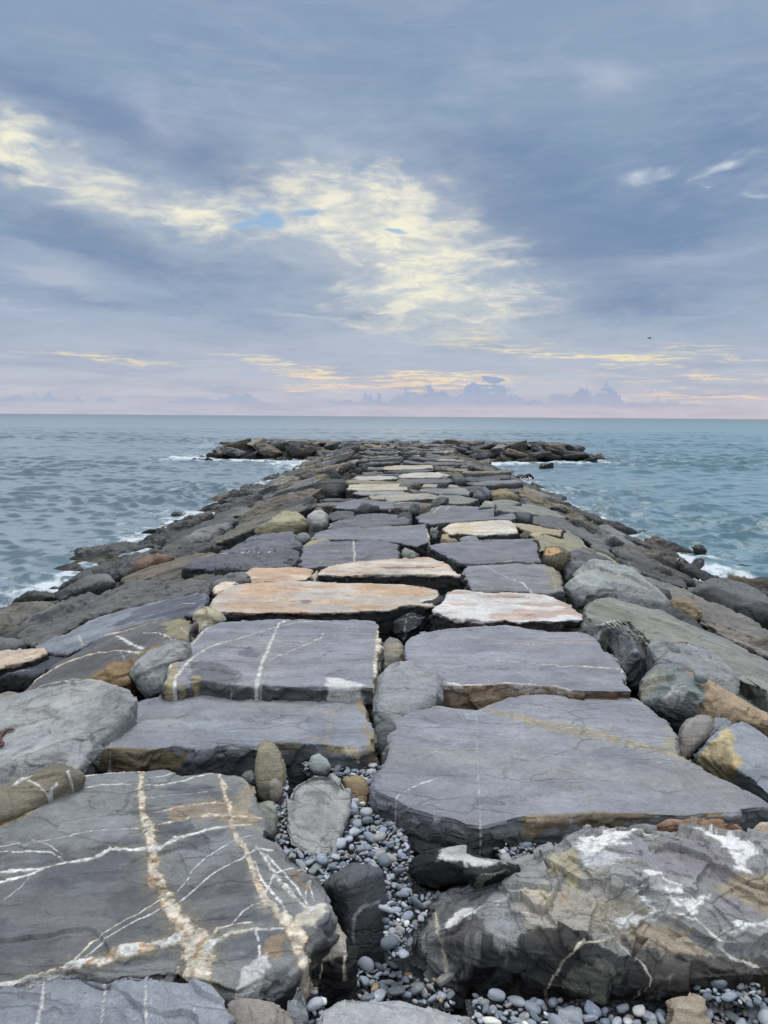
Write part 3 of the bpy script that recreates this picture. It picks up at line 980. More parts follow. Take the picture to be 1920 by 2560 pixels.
# ---- second row, left
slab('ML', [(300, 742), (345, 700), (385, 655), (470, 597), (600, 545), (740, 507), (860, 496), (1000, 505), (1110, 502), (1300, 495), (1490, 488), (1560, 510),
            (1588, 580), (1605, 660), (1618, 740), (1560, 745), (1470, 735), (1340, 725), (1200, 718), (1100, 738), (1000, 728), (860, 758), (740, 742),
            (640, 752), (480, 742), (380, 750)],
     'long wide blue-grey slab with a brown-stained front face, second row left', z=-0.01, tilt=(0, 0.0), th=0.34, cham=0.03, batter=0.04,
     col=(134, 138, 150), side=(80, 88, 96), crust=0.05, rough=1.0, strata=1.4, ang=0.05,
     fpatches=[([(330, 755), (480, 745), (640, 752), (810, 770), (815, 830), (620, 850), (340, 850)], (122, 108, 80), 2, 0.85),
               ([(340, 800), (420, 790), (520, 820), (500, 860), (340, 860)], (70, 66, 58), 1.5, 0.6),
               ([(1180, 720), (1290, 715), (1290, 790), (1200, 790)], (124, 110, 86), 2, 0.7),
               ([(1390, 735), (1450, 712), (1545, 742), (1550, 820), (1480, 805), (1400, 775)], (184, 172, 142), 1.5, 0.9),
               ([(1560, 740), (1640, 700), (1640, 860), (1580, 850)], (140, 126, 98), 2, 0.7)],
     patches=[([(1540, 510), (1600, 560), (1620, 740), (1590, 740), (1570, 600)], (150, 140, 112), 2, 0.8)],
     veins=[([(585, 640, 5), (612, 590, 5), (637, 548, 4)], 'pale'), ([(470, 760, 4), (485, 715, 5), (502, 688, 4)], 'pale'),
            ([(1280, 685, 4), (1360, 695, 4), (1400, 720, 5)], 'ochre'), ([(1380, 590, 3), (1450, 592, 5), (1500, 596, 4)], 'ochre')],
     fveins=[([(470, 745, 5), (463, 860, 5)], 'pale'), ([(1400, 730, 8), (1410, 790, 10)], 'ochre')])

boulder('ML', [(-300, 640), (-100, 580), (0, 555), (60, 525), (150, 495), (270, 480), (400, 457), (500, 470), (565, 490), (590, 535), (560, 570), (480, 600), (380, 650),
               (335, 700), (305, 760), (312, 850), (200, 850), (90, 890), (0, 930), (-300, 1020)],
        'broad pale grey boulder with a smooth rounded top at the left edge', z=(0.0,), h=0.035, back=0.12, lean=0.85, side_lean=-0.2, crest=0.8,
        col=(157, 160, 163), mottle=(148, 148, 142), mottle_amt=0.3, rough=1.4, step=1.2, ang=0.3, smooth=8, streak=0.06,
        patches=[([(480, 500), (560, 500), (590, 540), (480, 595), (360, 640)], (120, 122, 122), 3, 0.4)])
boulder('ML', [(338, 640), (345, 605), (400, 583), (450, 588), (470, 597), (400, 640), (370, 662), (350, 665)],
        'small light grey stone wedged between the pale boulder and the long blue-grey slab', z=0.02, h=0.10, lean=0.7, col=(160, 168, 170), step=0, crack=0)
boulder('ML', [(-200, 1010), (-60, 960), (0, 915), (80, 872), (200, 822), (262, 830), (345, 872), (240, 905), (160, 955), (60, 1010), (-100, 1120), (-250, 1180)],
        'olive-grey stone with white swirls, behind the veined slab at the left edge', z=(0.0,), h=0.04, lean=0.82, col=(124, 119, 104), mottle=(110, 104, 86), mottle_amt=0.6,
        veins=[([(60, 900, 14), (100, 870, 16), (180, 850, 10)], 'white'), ([(120, 890, 8), (200, 925, 10), (270, 905, 8), (300, 880, 8), (290, 860, 6)], 'white'), ([(200, 925, 8), (240, 895, 10)], 'white')])
boulder('ML', [(0, 515), (40, 498), (90, 503), (92, 520), (40, 545), (-60, 570), (-80, 540)],
        'small rounded grey-brown stone at the left edge above the broad pale boulder', z=(0.05,), h=0.08, col=(132, 130, 120), step=0)
slab('ML', [(712, 430), (735, 385), (770, 330), (830, 275), (870, 235), (930, 197), (1000, 187), (1200, 182), (1285, 180), (1400, 186), (1500, 188), (1620, 196),
            (1642, 230), (1640, 300), (1628, 400), (1620, 486), (1570, 482), (1400, 476), (1240, 480), (1100, 470), (1000, 476), (880, 462), (740, 478), (714, 470)],
     'grey slab crossed by branching white veins with a tan left edge, third row left', z=0.07, tilt=(0, 0.0), th=0.34, cham=0.02,
     col=(136, 137, 150), side='dark', rough=1.1, ang=0.05,
     patches=[([(712, 430), (755, 355), (780, 365), (765, 500), (720, 515)], (170, 158, 124), 1, 0.85),
              ([(820, 370), (980, 380), (1060, 440), (980, 500), (830, 480)], (92, 92, 96), 2, 0.7),
              ([(840, 440), (880, 450), (870, 500), (835, 495)], (160, 142, 100), 1, 0.7), ([(770, 460), (820, 470), (810, 510), (765, 510)], (150, 138, 104), 1, 0.7),
              ([(1020, 320), (1080, 305), (1140, 330), (1110, 350), (1040, 345)], (98, 102, 116), 1, 0.8),
              ([(1390, 440), (1480, 448), (1560, 470), (1610, 510), (1600, 530), (1400, 530), (1410, 480)], 'white', 1.4, 0.85),
              ([(1580, 500), (1620, 500), (1615, 540), (1590, 540)], (170, 140, 96), 1, 0.8)],
     veins=[([(752, 500, 12), (760, 430, 14), (820, 362, 14), (900, 312, 12), (1000, 282, 9), (1100, 247, 8), (1200, 212, 7), (1290, 192, 6), (1500, 192, 4)], 'white'),
            ([(1250, 182, 12), (1205, 200, 12), (1190, 232, 11), (1162, 312, 17), (1132, 382, 18), (1107, 472, 18), (1112, 520, 16)], 'white', 'pale'),
            ([(1160, 362, 5), (1280, 312, 5), (1385, 268, 5), (1400, 245, 4)], 'white'), ([(830, 302, 5), (950, 287, 4), (1200, 277, 4), (1400, 282, 4), (1625, 290, 4)], 'pale'),
            ([(735, 400, 8), (765, 335, 8), (830, 295, 7), (880, 240, 6), (930, 200, 5)], 'cream'), ([(1638, 200, 14), (1632, 300, 22), (1620, 400, 14), (1617, 510, 8)], 'cream', 'lichen'),
            ([(985, 488, 6), (1050, 412, 3)], 'pale'), ([(1380, 325, 2), (1430, 290, 2)], 'pale'), ([(1480, 245, 2), (1510, 220, 2)], 'pale'), ([(1125, 480, 3), (1165, 390, 3)], 'pale')])
boulder('ML', [(555, 420), (565, 402), (600, 392), (640, 345), (700, 302), (760, 280), (818, 290), (800, 318), (765, 335), (735, 385), (712, 430), (715, 495), (640, 528), (595, 500)],
        'smooth grey boulder wedged against the left end of the white-veined slab', z=(0.03,), h=0.09, lean=0.65, side_lean=-0.2, col=(152, 157, 156), step=0.2, crack=0.3, smooth=12,
        patches=[([(555, 430), (640, 440), (720, 440), (720, 520), (600, 520)], (98, 104, 108), 3, 0.7)])
boulder('ML', [(842, 152), (880, 140), (930, 152), (972, 185), (925, 210), (870, 250), (835, 288), (820, 280), (818, 240), (838, 200)],
        'upright cream and grey stone behind the left corner of the white-veined slab', z=0.02, h=0.08, lean=0.6, col=(176, 172, 150), step=0.3, crack=0.4,
        patches=[([(818, 230), (870, 225), (880, 250), (830, 290), (815, 270)], (138, 144, 146), 2, 0.8)])
boulder('ML', [(352, 462), (395, 440), (440, 400), (500, 382), (600, 380), (598, 400), (560, 420), (565, 462), (520, 472), (440, 455)],
        'rusty orange-brown stone sunk between the dark veined slab and grey boulder', z=(-0.02,), h=0.06, lean=0.75, col=(142, 120, 86), mottle='brown', rough=1.6)
slab('ML', [(85, 500), (150, 438), (310, 335), (520, 232), (620, 202), (780, 176), (825, 192), (828, 225), (818, 272), (720, 300), (655, 335), (605, 378), (480, 385),
            (400, 440), (350, 462), (220, 500), (92, 522)],
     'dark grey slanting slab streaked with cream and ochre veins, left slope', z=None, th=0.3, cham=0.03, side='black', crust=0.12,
     col=(98, 96, 98), ang=0.5, rough=1.3, strata=1.6, streak=0.2,
     patches=[([(700, 200), (800, 190), (825, 240), (800, 280), (720, 270)], (150, 140, 110), 2, 0.8), ([(620, 320), (690, 300), (690, 340), (610, 378)], (150, 112, 70), 1.5, 0.7)],
     veins=[([(345, 308, 14), (400, 282, 22), (500, 252, 24), (570, 230, 18), (640, 202, 8), (760, 180, 5)], 'cream', 'lichen'),
            ([(120, 470, 8), (200, 415, 20), (300, 370, 22), (420, 330, 14), (520, 322, 10), (610, 330, 14)], 'cream', 'ochre'),
            ([(510, 265, 12), (570, 295, 18), (620, 315, 14)], 'white'), ([(95, 515, 6), (180, 468, 8), (280, 445, 7), (340, 450, 5)], 'cream'),
            ([(620, 245, 5), (690, 245, 7), (740, 280, 7)], 'white'), ([(700, 225, 3), (780, 230, 4), (810, 260, 3)], 'white'), ([(520, 330, 6), (548, 375, 7)], 'pale')])
slab('ML', [(140, 300), (280, 243), (400, 182), (530, 140), (700, 100), (800, 82), (870, 60), (900, 90), (888, 130), (830, 162), (780, 178), (620, 205), (510, 245), (345, 308), (300, 330), (180, 325)],
     'bluish slate slab slanting down to the left with a thin white line near its top', z=None, th=0.35, cham=0.03, side='deep',
     col=(122, 130, 144), ang=0.35, rough=1.2, strata=1.3, streak=0.12,
     patches=[([(600, 130), (870, 70), (890, 120), (800, 170), (560, 200), (450, 230)], (84, 86, 98), 3, 0.8)],
     veins=[([(600, 182, 3), (700, 155, 4), (790, 122, 5), (850, 118, 5)], 'white'), ([(340, 262, 5), (360, 300, 5)], 'cream'), ([(480, 200, 2), (580, 165, 3), (680, 150, 2)], 'pale')])
slab('ML', [(75, 250), (110, 222), (240, 162), (330, 112), (400, 92), (480, 62), (560, 32), (700, 25), (880, 8), (1000, 0), (1050, 0), (1085, 22), (1000, 30), (930, 50),
            (895, 85), (860, 62), (800, 82), (700, 100), (530, 140), (400, 182), (280, 243), (140, 302), (72, 282)],
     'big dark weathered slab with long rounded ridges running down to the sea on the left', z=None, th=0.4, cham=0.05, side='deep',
     col=(102, 102, 100), ang=0.42, rough=1.7, chip=0.5, strata=1.6, streak=0.15, crack=1.5, mottle=(88, 88, 88), mottle_amt=0.5, smooth=4)
slab('ML', [(-60, 350), (0, 322), (120, 313), (200, 308), (212, 325), (160, 350), (90, 372), (0, 395), (-80, 400)],
     'small slab with a cream and pink crusted top and black sides at the left edge', z=(0.02,), th=0.28, cham=0.02, side='black',
     col=(196, 180, 164), mottle='tan', rough=1.3, ang=0.2)
slab('ML', [(-100, 415), (0, 395), (90, 375), (170, 352), (230, 325), (330, 330), (240, 385), (150, 430), (40, 425), (-100, 460)],
     'black wet-looking slab with a white edge line just below the cream-crusted one', z=(-0.05,), th=0.12, cham=0.02, side='black', col=(62, 66, 78), ang=0.4,
     veins=[([(-60, 440, 6), (0, 430, 6), (100, 412, 6), (160, 405, 4)], 'pale'), ([(0, 400, 3), (60, 412, 3), (130, 410, 3)], 'pale')])
boulder('ML', [(-60, 290), (0, 275), (60, 272), (105, 280), (112, 300), (60, 318), (-20, 325), (-70, 320)],
        'low dark rough stone at the left edge below the ridged slab', z=(0.05,), h=0.05, col=(108, 108, 110), rough=1.6)
boulder('ML', [(-120, 190), (0, 152), (100, 128), (200, 116), (262, 126), (235, 160), (130, 212), (85, 250), (70, 282), (0, 280), (-140, 290)],
        'long grey-green boulder at the left edge beside the ridged slab', z=(0.0,), h=0.06, lean=0.85, side_lean=-0.15, col=(120, 119, 112), mottle=(100, 98, 88), rough=1.6, step=1, ang=0.2)
boulder('ML', [(45, 128), (60, 105), (110, 72), (150, 64), (200, 78), (250, 92), (262, 118), (200, 122), (100, 132)],
        'dark peaked rock at the edge of the sea on the left', z=(0.0,), h=0.12, lean=0.6, crest=0.35, col=(84, 84, 84), smooth=6)
boulder('UL', [(235, 530), (300, 490), (380, 455), (480, 445), (500, 478), (420, 505), (300, 545), (250, 568)],
        'pale wet slab of rock at the left waterline beside the ridged slab', z=(-0.02,), h=0.06, lean=0.85, col=(112, 116, 120))
boulder('UL', [(240, 525), (330, 460), (430, 420), (520, 408), (560, 425), (545, 450), (480, 470), (380, 480), (300, 500)],
        'rounded wet dark boulder in the foam at the left waterline', z=(-0.05,), h=0.08, lean=0.8, col=(104, 106, 108))
slab('UL', [(520, 462), (600, 425), (700, 400), (790, 365), (860, 348), (960, 350), (880, 385), (800, 412), (700, 440), (600, 470), (540, 478)],
     'narrow olive-brown slab pointing down to the sea, above the ridged slab', z=None, th=0.4, cham=0.04, col=(112, 104, 92), side='deep', ang=0.4, rough=1.4, chip=0.3)
slab('UL', [(600, 468), (700, 432), (780, 412), (860, 405), (950, 412), (1010, 430), (960, 455), (850, 470), (700, 480), (620, 480)],
     'dark brown ridged slab behind the big weathered slab on the left', z=None, th=0.4, cham=0.05, col=(94, 92, 86), side='deep', ang=0.3, rough=1.6, chip=0.4)
boulder('UL', [(562, 425), (580, 400), (630, 378), (700, 376), (760, 365), (720, 395), (640, 405), (600, 430)],
        'rock with a rust-red upper face near the left waterline', z=(0.03,), h=0.10, lean=0.75, col=(122, 98, 82), mottle='dark', mottle_amt=0.7)
slab('UL', [(800, 412), (850, 385), (950, 362), (1060, 350), (1180, 335), (1270, 330), (1300, 350), (1290, 385), (1240, 412), (1130, 415), (1000, 420), (880, 410)],
     'rough dark slab flecked with white, to the left of the deck slabs', z=(0.02,), tilt=(0.12, 0), th=0.4, cham=0.04, col=(98, 98, 110), side='deep', ang=0.25, rough=1.6, chip=0.5, strata=1.8, crack=1.8,
     veins=[([(900, 370, 3), (1050, 355, 4), (1180, 345, 4)], 'white'), ([(1150, 350, 12), (1180, 345, 8)], 'white')])
slab('UL', [(925, 492), (960, 478), (1010, 472), (1080, 478), (1020, 492), (985, 512), (930, 520)],
     'small slab with a cream patch at the back left corner of the orange slab', z=0.0, th=0.3, cham=0.02, col=(204, 190, 168), side='deep')
boulder('UL', [(1000, 450), (1020, 430), (1060, 425), (1085, 455), (1085, 480), (1020, 478), (960, 480), (920, 500), (905, 480)],
        'smooth dark grey stone between the ridged slab and the small orange slab', z=0.0, h=0.06, col=(116, 120, 122))
slab('UL', [(950, 350), (1000, 325), (1080, 290), (1170, 265), (1270, 258), (1285, 290), (1300, 325), (1200, 335), (1060, 350), (990, 356)],
     'blue-grey wavy slab on the left shoulder behind the rough dark slab', z=(0.0,), tilt=(0.15, 0), th=0.4, cham=0.04, col=(108, 110, 122), side='deep', ang=0.3, rough=1.5, chip=0.4, strata=1.5)
boulder('UL', [(1098, 258), (1140, 235), (1180, 212), (1230, 186), (1290, 182), (1318, 205), (1345, 215), (1330, 240), (1270, 252), (1160, 264)],
        'tan-yellow pointed boulder on the left shoulder of the jetty', z=(0.0,), h=0.09, lean=0.7, col=(162, 155, 126), mottle=(146, 142, 118), rough=1.4, streak=0.16)
boulder('UL', [(1322, 200), (1345, 178), (1390, 170), (1418, 192), (1420, 225), (1395, 248), (1350, 240), (1330, 225)],
        'rough mottled grey stone beside the tan-yellow boulder', z=0.0, h=0.10, lean=0.6, col=(146, 146, 144), mottle='white', mottle_amt=0.4, rough=1.4, chip=0.3)
boulder('UL', [(1278, 280), (1290, 265), (1330, 262), (1345, 280), (1340, 300), (1300, 305), (1282, 298)],
        'small rounded slate-green stone at the left end of a deck slab', z=0.02, h=0.09, lean=0.5, col=(128, 136, 136), step=0, crack=0)
boulder('UL', [(1300, 325), (1340, 300), (1400, 288), (1430, 298), (1380, 312), (1330, 330), (1310, 340)],
        'low yellowish stone behind the dark deck slab with a white line', z=-0.02, h=0.05, col=(158, 154, 124), step=0)
slab('UL', [(705, 312), (720, 285), (760, 258), (850, 220), (940, 195), (1000, 195), (1028, 210), (960, 232), (880, 270), (800, 300), (740, 320)],
     'dark rounded slab sloping into the sea, left flank', z=None, th=0.5, cham=0.06, col=(92, 92, 92), side='deep', ang=0.4, rough=1.6, chip=0.4)
slab('UL', [(900, 300), (960, 262), (1000, 245), (1060, 215), (1110, 190), (1200, 165), (1300, 140), (1340, 150), (1230, 190), (1120, 240), (1060, 258), (1000, 285), (930, 305)],
     'long olive-grey slab running down the left flank beside the tan boulder', z=None, th=0.5, cham=0.06, col=(104, 104, 96), side='deep', ang=0.45, rough=1.6, chip=0.4)
slab('UL', [(920, 190), (960, 168), (1020, 150), (1080, 152), (1110, 162), (1060, 182), (1000, 192), (940, 198)],
     'grey-brown flat rock with a dark front by the left waterline', z=None, th=0.5, cham=0.04, col=(116, 114, 108), side='black', ang=0.3, rough=1.4, chip=0.3)
boulder('UL', [(770, 305), (820, 270), (900, 240), (980, 222), (1010, 235), (950, 262), (910, 300), (820, 318)],
        'pale streaked rounded rock on the left flank', z=(0.04,), h=0.06, col=(124, 122, 124), rough=1.6, ang=0.4)
boulder('UL', [(660, 360), (700, 335), (760, 312), (820, 310), (900, 305), (880, 325), (780, 350), (720, 358)],
        'low dark green-tinged rock just above the left waterline', z=(0.03,), h=0.06, col=(96, 98, 92), rough=1.6)
boulder('UL', [(900, 158), (930, 148), (965, 150), (972, 160), (920, 180), (905, 195)],
        'small black rock standing in the sea off the left flank', z=(0.0,), h=0.12, col=(60, 60, 60))

# seaweed
# ---- middle / right
boulder('MR', [(-29, 640), (-25, 540), (-10, 455), (30, 400), (70, 383), (135, 385), (215, 425), (240, 450), (246, 520), (240, 562), (170, 560), (100, 600), (50, 640), (35, 700), (5, 640)],
        'pale grey upright boulder in the gap between the second-row slabs', z=0.0, h=0.06, lean=0.75, crest=0.82, back=0.2, col=(150, 154, 156), step=0.6, crack=0.4, smooth=3, rough=1.0)
boulder('MR', [(-30, 660), (0, 640), (35, 640), (45, 690), (35, 770), (0, 790), (-30, 740)],
        'dark smooth rounded stone low in the gap beside the very large slab', z=-0.04, h=0.09, lean=0.5, col=(96, 98, 102), step=0, crack=0)
boulder('MR', [(-20, 330), (0, 290), (25, 265), (70, 285), (85, 300), (88, 385), (40, 395), (-10, 420)],
        'grey broken stone between the third-row slabs', z=-0.03, h=0.07, lean=0.7, col=(128, 128, 126), mottle='tan', mottle_amt=0.4)
slab('MR', [(88, 345), (92, 285), (112, 258), (170, 238), (230, 230), (400, 212), (520, 207), (640, 225), (720, 235), (800, 237), (900, 242), (930, 282), (1000, 370),
            (1040, 430), (1066, 492), (900, 492), (810, 490), (740, 472), (600, 466), (520, 462), (440, 470), (330, 472), (250, 466), (195, 440), (130, 402)],
     'grey slab with two tan veins and a rusty crystalline front edge, third row right', z=0.06, th=0.30, cham=0.014,
     col=(138, 139, 151), side=(112, 84, 60), crust=0.02, rough=1.0, ang=0.03,
     veins=[([(430, 283, 4), (560, 291, 7), (640, 301, 12), (760, 286, 11), (900, 282, 8)], 'ochre', 'cream'), ([(430, 365, 3), (600, 371, 4), (800, 391, 6), (930, 397, 11), (1025, 402, 8)], 'cream'),
            ([(905, 245, 6), (960, 310, 8), (1020, 390, 8), (1050, 450, 7), (1070, 520, 7)], 'white'), ([(220, 235, 3), (330, 305, 3), (480, 365, 3), (600, 420, 3), (665, 472, 4)], 'pale'),
            ([(190, 385, 3), (240, 430, 4), (262, 465, 4)], 'pale'), ([(390, 390, 3), (470, 465, 4)], 'pale')],
     patches=[([(250, 455), (330, 466), (520, 456), (640, 468), (740, 472), (810, 515), (700, 490), (520, 474), (300, 485)], 'white', 0.7, 0.9)],
     fpatches=[([(240, 476), (330, 484), (520, 478), (640, 484), (740, 486), (810, 525), (800, 600), (240, 600)], (146, 120, 92), 1, 0.85), ([(560, 500), (800, 500), (800, 520), (560, 530)], 'white', 2, 0.6), ([(250, 470), (330, 480), (300, 530), (250, 520)], 'white', 2, 0.4)])
slab('MR', [(215, 148), (245, 120), (272, 92), (298, 58), (350, 54), (380, 66), (560, 70), (640, 74), (700, 82), (800, 120), (855, 165), (868, 185), (800, 182), (740, 192),
            (660, 190), (600, 197), (520, 188), (480, 192), (400, 186), (340, 190), (250, 170)],
     'white slab with a pinkish-orange stained top and black underside, right of the long orange slab', z=0.06, th=0.36, cham=0.01, rag=0.02,
     col=(204, 201, 198), side=(60, 58, 58), crust=0.02, mottle=(188, 162, 146), mottle_amt=0.8, rough=1.3, streak=0.12, crack=0.4)
slab('CM', [(-430, 832), (-450, 800), (-425, 755), (-398, 720), (-310, 678), (-200, 657), (0, 650), (207, 643), (400, 647), (640, 655), (860, 668), (1000, 690), (1025, 725), (1000, 765), (960, 798),
            (860, 790), (780, 800), (690, 825), (560, 832), (300, 838), (0, 836), (-200, 838)],
     'long orange-stained slab with a black front edge across the left half of the deck', z=0.05, th=0.34, cham=0.01, rag=0.012,
     col=(186, 176, 166), side=(44, 44, 46), crust=0.02, mottle=(190, 158, 126), mottle_amt=0.75, rough=1.1, streak=0.16, crack=1.0,
     patches=[([(120, 770), (190, 760), (200, 785), (140, 790)], (112, 108, 108), 0.8, 0.8), ([(560, 660), (860, 672), (980, 700), (960, 740), (760, 720), (580, 700)], (186, 150, 114), 3, 0.5),
              ([(-380, 740), (-100, 700), (160, 740), (-200, 780)], (188, 150, 116), 3, 0.5), ([(880, 760), (1000, 740), (990, 775), (940, 798)], 'white', 1.5, 0.7)],
     veins=[([(700, 640, 3), (590, 715, 6), (640, 740, 5)], 'white'), ([(380, 715, 3), (460, 745, 5)], 'dark')])
boulder('CM', [(700, 850), (760, 810), (830, 800), (930, 800), (990, 760), (1050, 730), (1060, 770), (980, 830), (945, 880), (900, 950), (830, 1010), (800, 1035), (740, 1000), (700, 940)],
        'black angular corner block with fine white lines below the long orange slab', z=-0.05, h=0.05, lean=0.55, back=0.2, crest=0.75, col=(62, 66, 72), smooth=4,
        veins=[([(825, 805, 4), (800, 900, 5), (795, 980, 4)], 'pale'), ([(700, 925, 3), (800, 885, 4), (930, 870, 3)], 'pale'), ([(760, 1020, 5), (830, 960, 6), (910, 905, 5)], 'pale')])
boulder('MR', [(775, 232), (800, 205), (830, 202), (900, 205), (925, 230), (930, 262), (905, 262), (890, 240), (800, 238)],
        'small dark triangular stone under the white slab', z=-0.04, h=0.06, lean=0.6, col=(112, 112, 118))
hull('MR', [(918, 240, -.02), (940, 215, .02), (1000, 196, .05), (1058, 202, .05), (1105, 245, .0), (1150, 318, -.08), (1168, 385, -.15), (1120, 460, -.25), (1075, 492, -.28),
            (1040, 425, -.15), (985, 325, -.06), (1060, 260, .06), (1090, 330, .0), (1000, 210, -.35), (1140, 300, -.4)],
     'dark faceted boulder with a pointed crest to the right of the third-row slab', tilt=(-0.3, 0.5), smooth=2, col=(112, 116, 126), ang=1.2, streak=0.14, rough=1.3,
     veins=[([(1000, 360, 4), (1080, 362, 4), (1110, 385, 3)], 'pale')],
     patches=[([(1040, 230), (1070, 210), (1120, 260), (1150, 340), (1110, 340), (1080, 260)], (92, 78, 74), 2, 0.6)])
slab('MR', [(855, 160), (870, 120), (905, 97), (950, 88), (1000, 92), (1060, 106), (1120, 125), (1200, 142), (1330, 200), (1500, 272), (1660, 352), (1800, 420), (1760, 470), (1660, 505),
            (1560, 440), (1520, 420), (1440, 380), (1400, 320), (1300, 285), (1160, 288), (1120, 260), (1060, 205), (1000, 193), (925, 215), (890, 195)],
     'long olive-grey slab sloping down to the right from the deck edge', z=(0.06,), th=0.5, cham=0.05, side=(92, 92, 84), crust=0.2, col=(134, 135, 126), ang=-0.5, rough=1.4, smooth=5, streak=0.12,
     mottle=(124, 128, 128), patches=[([(880, 120), (960, 100), (1100, 180), (1060, 200), (960, 190), (900, 200)], (122, 122, 106), 3, 0.6)],
     veins=[([(925, 220, 5), (960, 205, 6), (1005, 195, 5)], 'white'), ([(940, 135, 3), (990, 132, 4)], 'tan')])
boulder('MR', [(1150, 310), (1165, 285), (1200, 273), (1300, 280), (1360, 300), (1410, 320), (1450, 370), (1490, 410), (1540, 440), (1546, 480), (1505, 516), (1440, 500), (1400, 470),
               (1350, 440), (1290, 400), (1240, 375), (1180, 375)],
        'rough blue-grey rock lying on the long olive-grey slab, right side', z=(0.08,), h=0.05, lean=0.8, side_lean=0.2, crest=0.75, col=(140, 144, 146), mottle=(126, 130, 132), rough=1.5, chip=0.4, ang=-0.6, smooth=5)
hull('MR', [(1118, 545, -.06), (1125, 480, -.02), (1150, 420, .03), (1185, 388, .06), (1215, 368, .08), (1270, 375, .08), (1400, 462, .03), (1600, 575, -.08), (1800, 680, -.2),
            (1800, 760, -.35), (1660, 700, -.32), (1500, 640, -.2), (1420, 620, -.15), (1400, 592, -.06), (1270, 660, -.24), (1190, 605, -.2), (1330, 500, .05),
            (1300, 400, -.4), (1600, 600, -.5)],
     'boulder with a green-grey left face and flat orange top, right of the large slab', tilt=(-0.35, 0.25), smooth=2, col=(122, 132, 132), rough=1.5, strata=1.0, chip=0.5, ang=-0.6,
     patches=[([(1262, 372), (1300, 380), (1400, 455), (1600, 565), (1800, 665), (1800, 740), (1640, 700), (1480, 635), (1395, 590), (1340, 500)], (180, 156, 124), 1.4, 0.85),
              ([(1280, 400), (1340, 430), (1360, 460), (1300, 440)], (160, 104, 66), 1.5, 0.6), ([(1235, 490), (1260, 480), (1290, 520), (1260, 540), (1240, 515)], 'white', 1.6, 0.6),
              ([(1170, 410), (1200, 400), (1220, 430), (1190, 440)], 'white', 1.6, 0.4), ([(1185, 400), (1230, 380), (1220, 460), (1190, 470)], (142, 136, 104), 2, 0.5)],
     veins=[([(1310, 395, 8), (1340, 410, 8)], 'white'), ([(1270, 620, 5), (1280, 640, 5), (1275, 660, 4)], 'white')])
boulder('MR', [(1268, 690), (1275, 650), (1300, 612), (1350, 592), (1400, 592), (1428, 612), (1432, 650), (1405, 700), (1360, 750), (1320, 790), (1285, 800), (1270, 760)],
        'smooth round brown-grey boulder at the right edge of the very large slab', z=-0.02, h=0.11, back=0.18, lean=0.5, crest=0.55, col=(146, 142, 138), mottle=(156, 148, 132), step=0, crack=0, rough=0.5, smooth=24)
hull('MR', [(1328, 800, -.14), (1345, 770, -.08), (1380, 715, -.02), (1430, 672, .02), (1500, 640, .05), (1550, 628, .06), (1600, 650, .04), (1800, 800, -.02),
            (1820, 1080, -.2), (1660, 980, -.18), (1600, 945, -.16), (1530, 900, -.14), (1420, 850, -.14), (1480, 720, .03), (1530, 830, -.02),
            (1500, 640, -.4), (1700, 760, -.45)],
     'rock with a cream and rust left face and blue-grey right face, right edge', tilt=(-0.1, 0.4), smooth=4, col=(142, 150, 160), rough=1.0, ang=-0.8,
     patches=[([(1320, 800), (1345, 760), (1400, 690), (1470, 640), (1485, 700), (1500, 760), (1540, 830), (1540, 900), (1420, 860)], (190, 172, 132), 1.4, 0.95),
              ([(1350, 800), (1380, 770), (1430, 770), (1400, 830), (1370, 830)], (172, 116, 70), 2, 0.7), ([(1450, 850), (1490, 835), (1540, 860), (1530, 895), (1480, 875)], (196, 158, 104), 1.5, 0.8)])
boulder('MR', [(1425, 620), (1440, 612), (1490, 630), (1470, 660), (1430, 675), (1410, 690)],
        'small bluish stone squeezed between the round boulder and the cream-faced rock', z=-0.05, h=0.06, col=(140, 150, 156))
boulder('MR', [(1592, 545), (1610, 515), (1660, 485), (1740, 470), (1740, 590), (1660, 585), (1600, 565)],
        'small olive rounded stone at the right edge in the shadow of the long slab', z=(-0.05,), h=0.07, col=(132, 132, 116))
boulder('MR', [(1340, 412), (1365, 408), (1390, 425), (1392, 445), (1350, 432)],
        'small pale stone on top of the orange-topped boulder', z=(0.12,), h=0.07, col=(136, 142, 144), step=0)
boulder('UR', [(778, 488), (800, 465), (832, 440), (878, 417), (960, 430), (1010, 445), (1050, 448), (1130, 500), (1210, 562), (1248, 602), (1215, 612), (1150, 590), (1050, 562),
               (960, 565), (870, 560), (810, 515)],
        'pale grey-green smooth boulder with a sharp ridge, beside the deck on the right', z=(0.04,), h=0.10, lean=0.8, side_lean=0.15, crest=0.55, col=(158, 164, 162), rough=1.4, step=0.3, crack=0.4, smooth=5, ang=-0.5,
        patches=[([(800, 500), (880, 490), (1000, 540), (1200, 600), (1100, 600), (870, 570)], (112, 116, 108), 2, 0.5)])
boulder('UR', [(1228, 560), (1270, 545), (1310, 555), (1350, 590), (1385, 632), (1340, 640), (1280, 620), (1245, 600)],
        'brown and tan angular stone lying on the right slope', z=(0.04,), h=0.10, lean=0.7, col=(128, 116, 92), mottle='tan')
slab('UR', [(1005, 412), (1060, 402), (1120, 425), (1200, 470), (1300, 510), (1400, 558), (1500, 590), (1600, 640), (1700, 700), (1700, 760), (1600, 720), (1500, 680), (1390, 640),
            (1300, 590), (1250, 600), (1200, 550), (1120, 490), (1050, 450)],
     'long grey-brown slab reaching down the right slope to the sea', z=None, th=0.5, cham=0.05, col=(120, 118, 114), side='deep', ang=-0.45, rough=1.5, chip=0.4, strata=1.4, smooth=4)
